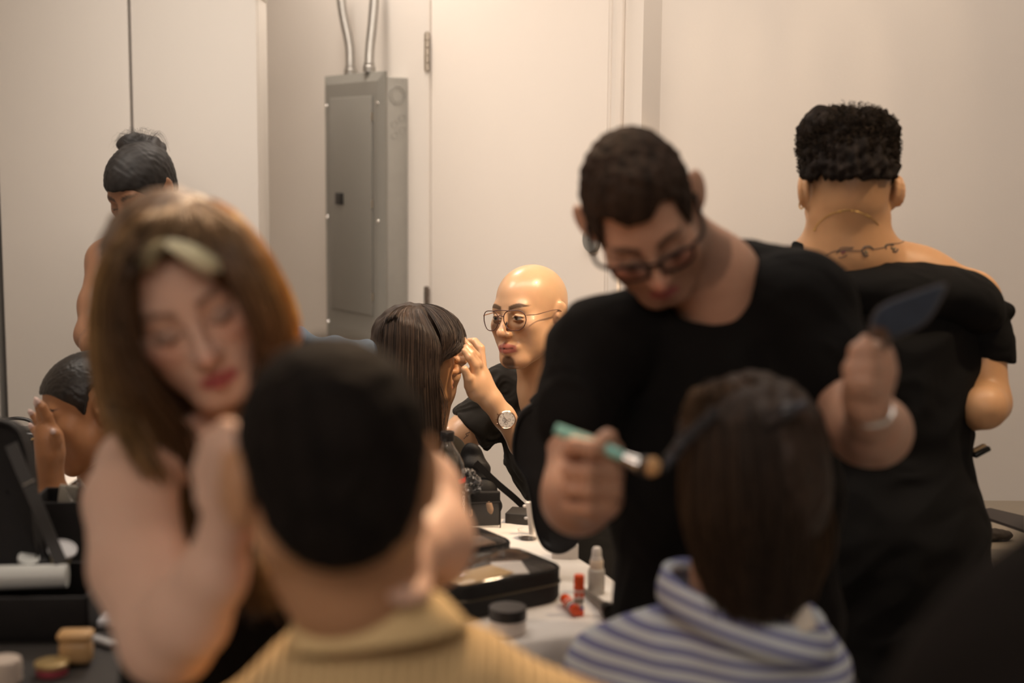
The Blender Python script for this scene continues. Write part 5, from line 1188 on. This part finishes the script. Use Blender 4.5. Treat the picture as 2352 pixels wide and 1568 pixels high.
# dark box at the back and white dispenser
bx_ = P2(1200, 1200); o = solid('flat_box', g_box(bx_ + [0.012, .012, .011], (.085, .06, .022), np.array(Matrix.Rotation(math.radians(-14), 3, 'Z')), .002), mat('charcoal_card', (0.035, 0.031, 0.028), .6)); tag(o, 'flat charcoal box at the far end of the white tablecloth', 'box')
dp_ = P2(1222, 1226); o = thing('dispenser', 'slim white plastic dispenser with two round knobs beside the hanging black case', 'dispenser', tuple(dp_))
solid('tube', g_tube([dp_, dp_ + [-.003, 0, .03], dp_ + [-.006, 0, .066]], [.0062, .0065, .0078], 14), wht, o)
for z, dx_ in ((.030, -.012), (.055, -.015)): solid('knob', g_lathe(dp_ + [dx_, -.003, z], [(0, 0), (.0042, .002), (.0042, .005), (0, .007)], n=12), wht, o)
o = thing('clear_container', 'small clear plastic container at the foot of the white dispenser', 'container', tuple(P2(1212, 1236)))
q = P2(1212, 1236); V, F = g_lathe(q, [(0, 0), (.018, 0), (.020, .018), (.0192, .018), (.0172, .001), (0, .001)], n=28); solid('cup', (V, F[:-2]), pet, o)
# upright padded case lid
o = thing('padded_case_lid', 'black padded case standing open upright at the right end of the table', 'case', tuple(P2(1270, 1275)))
po = [(1250, 916), (1212, 930), (1188, 958), (1176, 1015), (1180, 1058), (1206, 1100), (1218, 1150), (1226, 1205), (1244, 1252), (1275, 1270), (1308, 1262), (1335, 1225), (1340, 1100), (1335, 960), (1300, 918)]
Dl = lambda a: 2.60 - (a - 1176) * .0004
def padded(poly, D, th):
    c_ = np.mean([W(a, b, D(a)) for a, b in poly], axis=0); sp = smooth_path(np.array([(a, b, 0) for a, b in poly + [poly[0]]], float), 90)[:-1]
    ring = [W(a, b, D(a)) for a, b, _ in sp]; V, F = [], []; rows = [(.02, .35), (.7, .4), (.88, .55), (.93, .95), (.985, 1.0), (1, .7), (1, -.7), (.985, -1), (.9, -1), (.02, -1)]; n = len(ring)
    for f, h in rows:
        for p in ring: V.append(c_ + (p - c_) * f + CB * th * h)
    for j in range(len(rows) - 1):
        for i in range(n): F.append([j * n + i, j * n + (i + 1) % n, (j + 1) * n + (i + 1) % n, (j + 1) * n + i])
    return V, F
solid('shell', padded(po, Dl, .016), blacknylon, o)
solid('zip', g_tube([W(a, b, Dl(a) - .012) for a, b in [((x - 1262) * .97 + 1262, (y - 1095) * .98 + 1095) for x, y in po]], .0018, 6, seg=80), blackplastic, o)
solid('top_handle', g_tube([W(1222, 922, 2.57), W(1240, 905, 2.555), W(1275, 905, 2.55), W(1290, 918, 2.56)], .006, 10, seg=16), vin, o)
# clear topped cosmetic cases
clearlid = mat('clear_vinyl', (0.25, 0.22, 0.2), .08, alpha=.25, spec=1.0, coat=1.0, bump=.25, bscale=9)
def rounded_poly(P, r, n=8):
    out = []; m = len(P)
    for i in range(m):
        a, b, c_ = np.array(P[i - 1]), np.array(P[i]), np.array(P[(i + 1) % m]); u = (a - b) / np.linalg.norm(a - b); v = (c_ - b) / np.linalg.norm(c_ - b)
        p, q = b + u * r, b + v * r
        for t in np.linspace(0, 1, n): out.append((1 - t) ** 2 * p + 2 * t * (1 - t) * b + t * t * q)
    return out
def soft_case(label, A1, B1, depth, h, contents):
    A1, B1 = np.array(A1), np.array(B1); u = B1 - A1; L = np.linalg.norm(u); u /= L; v = np.array([-u[1], u[0], 0]); z = TZ
    A1 = np.array([A1[0], A1[1], z]); u[2] = 0
    poly = rounded_poly([A1, A1 + u * L, A1 + u * L + v * depth, A1 + v * depth], .035); n = len(poly); c_ = A1 + u * L / 2 + v * depth / 2
    t_ = thing('cosmetic_case', label, 'case', tuple(c_)); V, F = [], []
    prof = [(.96, .0), (1.0, .006), (1.0, h * .55), (1.012, h * .58), (1.012, h * .64), (1.0, h * .68), (1.0, h), (1.012, h + .003), (.985, h + .007), (.955, h + .004), (.955, h - .012), (.02, h - .012)]
    for f, hh in prof:
        for p in poly: V.append(c_ + (p - c_) * f + [0, 0, hh])
    for j in range(len(prof) - 1):
        for i in range(n): F.append([j * n + i, j * n + (i + 1) % n, (j + 1) * n + (i + 1) % n, (j + 1) * n + i])
    solid('case_body', (V, F), blacknylon, t_)
    V, F = [], []; prof = [(.96, h + .003), (.88, h + .012), (.7, h + .017), (.4, h + .020), (.02, h + .021)]
    for f, hh in prof:
        for p in poly: V.append(c_ + (p - c_) * f + [0, 0, hh])
    for j in range(len(prof) - 1):
        for i in range(n): F.append([j * n + i, j * n + (i + 1) % n, (j + 1) * n + (i + 1) % n, (j + 1) * n + i])
    solid('clear_lid', (V, F), clearlid, t_)
    V = [c_ + (p - c_) * 1.014 + [0, 0, h * .61] for p in poly]; solid('zip', g_tube(V + [V[0]], .0016, 6), mat('zip_metal', (0.12, 0.10, 0.07), .3, metal=.9), t_)
    return t_, c_, u, v, h
t_, c_, u, v, h = soft_case('larger black cosmetic case with clear shiny lid, behind the frosted jar', P2(1052, 1432), P2(1300, 1380), .155, .052, None)
Rc = np.stack([u, v, [0, 0, 1.0]], 1)
o = solid('paper_palette', g_box(c_ + u * -.035 + v * -.010 + [0, 0, h - .004], (.13, .06, .004), Rc @ np.array(Matrix.Rotation(math.radians(8), 3, 'Z')), .001), mat('tan_card', (0.62, 0.40, 0.17), .5)); tag(o, 'tan card palette lying under the clear lid of the front case', 'palette')
o = solid('paper_sheet', g_box(c_ + u * .045 + v * .0 + [0, 0, h - .0045], (.055, .075, .002), Rc @ np.array(Matrix.Rotation(math.radians(-24), 3, 'Z')), .0005), wht); tag(o, 'white sheet under the clear lid of the front case', 'sheet')
t_, c2, u, v, h2 = soft_case('smaller black cosmetic case with clear lid, the rear one of the pair', P2(1000, 1330), P2(1185, 1296), .14, .035, None)
o = solid('lipstick_palette', g_box(c2 + u * .01 + [0, 0, h2 - .004], (.12, .06, .006), np.stack([u, v, [0, 0, 1.0]], 1), .001), mat('brown_palette', (0.16, 0.09, 0.05), .35, noise=.8, nscale=70)); tag(o, 'brown palette under the clear lid of the rear case', 'palette')
# jar
jc = P2(1166, 1451); o = thing('powder_jar', 'frosted jar with black lid at the near edge of the white tablecloth', 'jar', tuple(jc))
solid('jar_body', g_lathe(jc, [(0, 0), (.027, 0), (.0295, .003), (.0295, .024), (0, .024)], n=44), frost, o)
solid('powder', g_lathe(jc + [0, 0, .003], [(0, 0), (.0255, 0), (.0255, .012), (0, .015)], n=40), mat('powder_pink', (0.62, 0.45, 0.37), .9), o)
solid('lid', g_lathe(jc + [0, 0, .0235], [(0, 0), (.0303, 0), (.0303, .0175), (.0295, .0185), (0, .0185)], n=44), mat('lid_black', (0.035, 0.030, 0.027), .45), o)
# glue sticks
org = mat('orange_plastic', (0.72, 0.085, 0.018), .35, spec=.5); pur = mat('label_violet', (0.06, 0.03, 0.22), .4); blu = mat('label_blue', (0.015, 0.06, 0.32), .4); olv = mat('label_olive', (0.09, 0.07, 0.03), .5)
def glue(label, base, axis, wave=True):
    a = np.array(axis, float); a /= np.linalg.norm(a); t_ = thing('glue_stick', label, 'glue stick', tuple(base)); b = np.array(base)
    R_ = .0088
    solid('base_cap', g_lathe(b, [(0, 0), (R_, 0), (R_, .0095), (R_ * .93, .0095), (0, .0095)], axis=a, n=28), org, t_)
    solid('barrel', g_lathe(b + a * .0095, [(0, 0), (R_ * .94, 0), (R_ * .94, .0345), (0, .0345)], axis=a, n=28), wht, t_)
    for z0, z1, m_ in ((.0105, .0155, blu if wave else pur), (.0225, .0275, olv), (.0300, .0400, org)):
        solid('label_band', g_lathe(b + a * z0, [(R_ * .945, 0), (R_ * .955, 0), (R_ * .955, z1 - z0), (R_ * .945, z1 - z0)], axis=a, n=28), m_, t_)
    solid('cap', g_lathe(b + a * .0435, [(0, 0), (R_, 0), (R_ * 1.02, .001), (R_, .023), (R_ * .94, .0245), (0, .0245)], axis=a, n=28), org, t_)
    if wave:
        x_ = CR; 
        V = [b + a * z + (CR * math.sin(q) + CB * math.cos(q)) * R_ * .965 for q, z in [(-.9, .0155), (-.3, .0158), (.3, .0180), (.9, .0215), (.9, .0150), (-.9, .0150)]]
        solid('label_wave', (V, [[0, 1, 2, 3, 4, 5]]), blu, t_, smooth=False)
        for j, q in enumerate((-.45, -.2, .05, .3)):
            solid('label_letter', g_tube([b + a * (.032 + .003 * math.cos(t) * (1 if j % 2 else 1.4)) + (CR * math.sin(q + .08 * math.sin(t)) + CB * math.cos(q + .08 * math.sin(t))) * R_ * .975 for t in np.linspace(0, 5.0, 9)], .00035, 4), wht, t_)
    return t_
glue('orange capped glue stick standing upright on the white tablecloth', P2(1329, 1411), (0, 0, 1))
g0 = P2(1322, 1402, TZ + .009); g1 = P2(1278, 1352, TZ + .009); d = g1 - g0; d /= np.linalg.norm(d)
glue('orange capped glue stick lying on its side by the front case', g0, d, False)
# spray bottle
sc = P2(1369, 1362); o = thing('spray_bottle', 'small frosted spray bottle with cream cap on the table behind the glue sticks', 'bottle', tuple(sc))
solid('bottle_body', g_lathe(sc, [(0, 0), (.0135, 0), (.0148, .002), (.0148, .040), (.0138, .044), (.010, .047), (0, .047)], n=32), mat('frosted_bottle', (0.62, 0.58, 0.53), .5, trans=.25), o)
crm = mat('cream_plastic', (0.70, 0.58, 0.46), .4)
solid('collar', g_lathe(sc + [0, 0, .0455], [(0, 0), (.0118, 0), (.0118, .0135), (.0112, .0145), (0, .0145)], n=30), crm, o)
solid('overcap', g_lathe(sc + [0, 0, .060], [(0, 0), (.0098, 0), (.0098, .005), (.0088, .006), (.0082, .018), (.006, .0225), (0, .0235)], n=30), wht, o)
for j in range(5): solid('label_letter', g_box(sc + [.0135, -.0062, .034 - j * .004], (.0012, .0012, .0026)), MATS['ink_grey'], o)
solid('label_mark', g_box(sc + [.0128, -.0072, .012], (.0018, .0014, .006)), mat('label_tan', (0.45, 0.25, 0.12), .5), o)
# lying brush with dark head
q0, q1, q2 = P2(1338, 1352, TZ + .006), P2(1388, 1392, TZ + .011), P2(1410, 1412, TZ + .013)
o = thing('makeup_brush', 'grey handled brush with shiny ferrule and black head lying by the glue stick', 'brush', tuple((q0 + q2) / 2 - [0, 0, .008]))
solid('handle', g_tube([q0, (q0 * .4 + q1 * .6), q1], [.004, .0065, .0075], 12, seg=12), mat('grey_handle', (0.16, 0.14, 0.12), .4), o)
dd = (q2 - q1) / np.linalg.norm(q2 - q1)
solid('ferrule', g_tube([q1 - dd * .002, q1 + dd * .010], [.008, .0115], 20, seg=5), chrome, o)
solid('bristles', g_tube([q1 + dd * .009, q1 + dd * .022, q1 + dd * .036], [.0115, .0140, .0135], 20, seg=8), blackplastic, o)
q = P2(1298, 1286); o = solid('small_box', g_box(q + [0, .02, .014], (.05, .03, .028), None, .001), wht); tag(o, 'small white box partly hidden behind the padded black case', 'box')
# jeans jacket over a chair behind the tan shirt person's head
ch = thing('chair', 'dark chair with the blue denim jacket over its back', 'chair', (W(760, 1000, 3.05)[0], W(760, 1000, 3.05)[1], 0))
q = W(760, 850, 3.05); cx_, cy_ = q[0], q[1]
solid('backrest', g_box((cx_, cy_, .93), (.15, .03, .34), None, .01), blackplastic, ch); solid('seat', g_box((cx_, cy_ - .09, .44), (.36, .22, .04), None, .01), blackplastic, ch)
for a, b in ((-.16, 0), (.16, 0), (-.16, -.19), (.16, -.19)): solid('leg', g_tube([(cx_ + a, cy_ + b, 0), (cx_ + a * .9, cy_ + b, .78 if b == 0 else .43)], .011), blackplastic, ch)
den = mat('blue_denim', (0.085, 0.12, 0.17), .85, noise=.3, nscale=50, bump=.3, bscale=700)
V, Q = surface([cel(742, 800, 3.0, 66, 24, .028, 24, .02), cel(778, 830, 3.0, 48, 54, .03, 0, .03), rbox((cx_ + .005, cy_, .975), (.092, .034, .13), None, .03, .03), rbox((cx_ - .055, cy_ - .03, .88), (.03, .02, .11), None, .018, .02), rbox((cx_ + .06, cy_ - .03, .87), (.03, .02, .12), None, .018, .02), cone(W(694, 762, 3.0), W(730, 800, 3.0), .009, .022, .01)], .004)
V = V + normals(V, Q) * (nz(V, 12, 3) * .006)[:, None]; o = add_mesh('denim_jacket', V, Q, den); tag(o, 'blue denim jacket bunched on the chair back in front of the grey panel', 'jacket')
# ---------------- left side of the table
o = solid('work_mat', g_prism([P2(-140, 1425), P2(330, 1420), P2(330, 1600), P2(-140, 1600)], np.array([0, 0, .006])), mat('dark_mat', (0.030, 0.026, 0.023), .6, noise=.3, nscale=10)); tag(o, 'dark mat at the lower left under the beige compact', 'mat')
MZ = TZ + .006
def open_box(label, cat, name, c_, size, Rm, wall, m, extra_lip=0.0):
    sx, sy, sz = size; t_ = thing(name, label, cat, tuple(c_)); f = lambda x, y, z: np.array(c_) + Rm @ np.array([x, y, z])
    solid('base', g_box(f(0, 0, wall / 2), (sx, sy, wall), Rm), m, t_)
    for x in (-1, 1): solid('side_wall', g_box(f(x * (sx - wall) / 2, 0, sz / 2), (wall, sy, sz), Rm, wall * .3), m, t_)
    for y in (-1, 1): solid('end_wall', g_box(f(0, y * (sy - wall) / 2, sz / 2), (sx, wall, sz), Rm, wall * .3), m, t_)
    return t_, f
Rb = np.array(Matrix.Rotation(math.radians(4), 3, 'Z'))
cr = P2(205, 1472, MZ); c_ = cr + Rb @ np.array([-.165, .10, 0])
t_, f = open_box('open black make-up case at the left edge with grey tube and cup inside', 'case', 'makeup_case', c_, (.33, .20, .070), Rb, .008, blacknylon)
V, F = padded([(-120, 1000), (-40, 962), (30, 968), (62, 1010), (78, 1100), (84, 1200), (98, 1290), (110, 1300), (-120, 1330)], lambda a: 2.33 + a * .0002, .02); solid('lid', (V, F), blacknylon, t_)
solid('strap', g_ribbon([W(25, 1020, 2.29), W(50, 1080, 2.28), W(85, 1160, 2.27), W(118, 1240, 2.27), W(140, 1292, 2.26)], CR, .020, .002), mat('strap_grey', (0.035, 0.034, 0.033), .6), t_)
solid('buckle_bar', g_box(W(66, 1108, 2.27), (.019, .003, .0022), BASE @ rot('Y', -28)), mat('grey_metal', (0.4, 0.38, 0.34), .4, metal=.6), t_)
gw = mat('grey_white_plastic', (0.58, 0.60, 0.58), .4)
o = solid('tube', g_tube([f(-.155, -.02, .078), f(0, -.022, .079), f(.115, -.018, .080)], [.0195, .0195, .0185], 24), gw); tag(o, 'long pale grey tube lying across the open black case', 'tube')
cp = f(.085, .055, .072); ax_ = np.array([.25, -.35, .9]); ax_ /= np.linalg.norm(ax_)
o = thing('lidded_cup', 'small tilted cup with round white lid in the open black case', 'cup', tuple(cp))
solid('cup_body', g_lathe(cp, [(0, 0), (.014, 0), (.019, .038), (0, .038)], axis=ax_, n=28), mat('olive_cup', (0.28, 0.25, 0.17), .5), o)
solid('lid', g_lathe(cp + ax_ * .037, [(0, 0), (.0235, 0), (.0235, .004), (.021, .005), (.020, .003), (0, .003)], axis=ax_, n=32), mat('white_lid', (0.52, 0.53, 0.55), .4), o)
cp = f(.035, .055, .085); o = solid('round_tin', g_lathe(cp, [(0, 0), (.017, 0), (.017, .006), (0, .006)], axis=ax_, n=24), gw); tag(o, 'small pale round tin beside the tilted cup at the left edge', 'tin')
c3 = P2(190, 1330); t_, f2 = open_box('black open bin holding clear plastic packets beside the strap', 'bin', 'storage_bin', c3, (.15, .12, .155), Rb, .006, blacknylon)
for j, (a, b, c__, rl, lab) in enumerate(((.0, -.01, .158, -32, 'tall shiny clear packet standing in the black bin'), (-.025, .01, .145, 8, 'pale clear packet sunk in the black bin'))):
    o = solid('plastic_packet', g_box(f2(a, b, c__), (.032, .008, .048), BASE @ rot('Y', rl), .002), petr if j == 0 else mat('milky_plastic', (0.5, 0.46, 0.38), .4, trans=.3)); tag(o, lab, 'packet')
for j, (a, b, sx, sy, sz, m_, lab, rz_) in enumerate((
    (226, 1375, .030, .02, .035, wht, 'white plastic bottle end between the black case and the blonde woman', 10),
    (236, 1432, .045, .05, .012, mat('pale_packet', (0.62, 0.63, 0.66), .5), 'pale blue-white packet right of the black case', 20),
    (236, 1478, .055, .016, .008, mat('grey_packet', (0.42, 0.42, 0.42), .5), 'narrow light grey tool lying on the dark mat', -38))):
    q = P2(a, b, MZ); o = solid(('bottle_end', 'wipes_packet', 'metal_tool')[j], g_box(q + [0, 0, sz / 2 + .0005], (sx, sy, sz), np.array(Matrix.Rotation(math.radians(rz_), 3, 'Z')), .003), m_); tag(o, lab, ('bottle', 'packet', 'tool')[j])
q = P2(262, 1432, MZ); o = solid('blue_cap', g_lathe(q + [0.008, 0, .012], [(0, 0), (.013, 0), (.013, .012), (0, .014)], n=24), mat('navy_plastic', (0.012, 0.012, 0.07), .35)); tag(o, 'navy blue round cap on the pale packet', 'cap')
q = P2(250, 1400, MZ); o = solid('cable', g_tube([q + [-.02, .03, .004], q + [-.012, .0, .004], q + [.004, -.012, .004], q + [.02, -.008, .004]], .0028, 8, seg=20), gw); tag(o, 'short white cable curling beside the black case', 'cable')
q = P2(176, 1522, MZ); o = thing('compact', 'rounded beige compact standing on the dark mat at the lower left', 'compact', tuple(q)); be = mat('beige_plastic', (0.50, 0.31, 0.14), .4)
solid('compact_base', g_box(q + [0, 0, .018], (.049, .030, .036), Rb, .010), be, o); solid('compact_lid', g_box(q + [0, 0, .043], (.051, .032, .014), Rb, .0065), mat('beige_lid', (0.62, 0.38, 0.17), .35), o)
q = P2(120, 1545, MZ); o = thing('cream_pot', 'small pot with gold rim at the bottom edge beside the beige compact', 'pot', tuple(q))
solid('pot', g_lathe(q, [(0, 0), (.022, 0), (.0225, .012), (0, .012)], n=32), mat('pink_pot', (0.35, 0.06, 0.08), .5), o); solid('lid', g_lathe(q + [0, 0, .012], [(0, 0), (.0245, 0), (.0245, .005), (.021, .0065), (0, .006)], n=32), mat('gold_lid', (0.45, 0.32, 0.14), .35, metal=.4), o)
for k in range(10):
    q = P2(8, 1568, MZ) + [0.001 * (k % 3), .001 * (k % 2), .0035 * k + .0018]
    o = solid('cotton_pad', g_lathe(q - [0, 0, .0015], [(0, 0), (.024, 0), (.0245, .0015), (.024, .003), (0, .003)], n=24), mat('cotton', (0.55, 0.47, 0.40), .95)); tag(o, 'round cotton pad in the stack at the bottom left corner', 'cotton pad', 'cotton pads stacked at the lower left')
# far left second table with bag, white plate and a brown hairpiece
t2 = thing('side_table', 'far left table behind the seated woman with white cloth', 'table', (-1.25, 3.21, 0))
solid('table_top', g_box((-1.25, 3.21, TZ - .02), (.66, .38, .03)), clothm, t2)
for a, b in ((-.29, -.16), (.29, -.16), (-.29, .16), (.29, .16)): solid('leg', g_tube([(-1.25 + a, 3.21 + b, 0), (-1.25 + a, 3.21 + b, TZ - .03)], .015), steel, t2)
q = P2(30, 1084); o = thing('handbag', 'black bag with curved handle on the far left table behind the raised hand', 'bag', tuple(q)); q = q + [0, .06, 0]
solid('bag_body', [g_box(q + [-.03, 0, .048], (.20, .09, .095), None, .02)], vin, o); solid('handle', g_tube([q + [-.04, 0, .095], q + [-.025, -.01, .118], q + [.02, -.01, .118], q + [.055, 0, .09]], .0042, 8, seg=20), blackplastic, o)
q = P2(40, 1160, TZ + .09); q = np.array([q[0], q[1], TZ]); o = solid('white_tissue_box', g_box(P2(70, 1135) + [-.01, .0, .0], (.10, .08, .03), None, .002), wht) ; tag(o, 'low white box on the far left table beside the black strap', 'box')
V, Q = surface([cel(88, 1205, 2.66, 44, 42, .04, 20, .02), cel(115, 1250, 2.64, 38, 36, .04, 20, .02)], .006); V = V + normals(V, Q) * (nz(V, 40, 3) * .007)[:, None]
hp = thing('hairpiece', 'brown hairpiece lying between the black strap and the black case', 'hairpiece', tuple(W(110, 1270, 2.52))); add_mesh('hair_mass', V, Q, hairm, hp, col=np.tile((0.05, 0.027, 0.014), (len(V), 1)))
strands('hair', [G((60, 1180, 2.6), (95, 1165, 2.58), (130, 1195, 2.58), (150, 1260, 2.58)), G((60, 1230, 2.6), (90, 1200, 2.57), (115, 1240, 2.57), (130, 1290, 2.57))], 250, hp, hairm, (0.07, 0.038, 0.018), r=.0011, seg=10, jit=.010, seed=33, wave=.006)
# ---------------- right side table
t3 = thing('side_table', 'low table at the right edge behind the person in the black dress', 'table', (1.35, 3.1, 0))
solid('table_top', g_box((1.38, 3.05, TZ - .06), (.80, .50, .03), None, .004), mat('beige_table', (0.30, 0.25, 0.19), .5), t3)
for a, b in ((-.36, -.2), (.36, -.2), (-.36, .2), (.36, .2)): solid('leg', g_tube([(1.38 + a, 3.05 + b, 0), (1.38 + a, 3.05 + b, TZ - .07)], .015), steel, t3)
rz_ = TZ - .045
o = solid('dark_tray', [g_prism([W(2236, 1172, 2.90), W(2275, 1166, 2.92), W(2352, 1184, 2.92), W(2352, 1216, 2.86), W(2262, 1186, 2.86)], -CU * .006)], mat('dark_grey_plastic', (0.045, 0.038, 0.038), .5)); tag(o, 'dark grey tray tilted on the right side table', 'tray')
q = on_z(2250, 1228, rz_); o = solid('white_pot', g_lathe(q, [(0, 0), (.011, 0), (.012, .035), (.013, .036), (.013, .042), (0, .042)], n=22), frost); tag(o, 'small milky pot under the dark tray at the right', 'pot')
q = on_z(2285, 1240, rz_); V, Q = surface([ell(q + [0, 0, .012], (.038, .018, .012), None, .01), ell(q + [-.02, 0, .012], (.024, .018, .012), None, .01)], .003); V = V + normals(V, Q) * (nz(V, 60, 2) * .002)[:, None]
o = add_mesh('sponge', V, Q, mat('brown_sponge', (0.05, 0.04, 0.032), .9)); tag(o, 'dark brown oval sponge on the right side table', 'sponge')
o = thing('phone_case', 'small black folded case with tan edge by the hip of the black dress', 'case', tuple(W(2245, 1040, 2.74)))
Rp = BASE @ rot('Y', -28)
solid('cover', g_box(W(2248, 1036, 2.74), (.034, .05, .010), Rp, .003), blackplastic, o); solid('tan_edge', g_box(W(2248, 1028, 2.72), (.026, .02, .004), Rp, .001), mat('tan_edge', (0.55, 0.38, 0.2), .5), o)

q = P2(662, 1436); o = thing('foil_packet', 'small silver foil packet on the table beside the tan collar', 'packet', tuple(q))
V, Q = surface([ell(q + [0, 0, .022], (.016, .010, .020), None, .006), ell(q + [.006, 0, .008], (.014, .010, .009), None, .006)], .0018); V = V + normals(V, Q) * (nz(V, 90, 6) * .003)[:, None]
add_mesh('foil', V, Q, chrome, o)
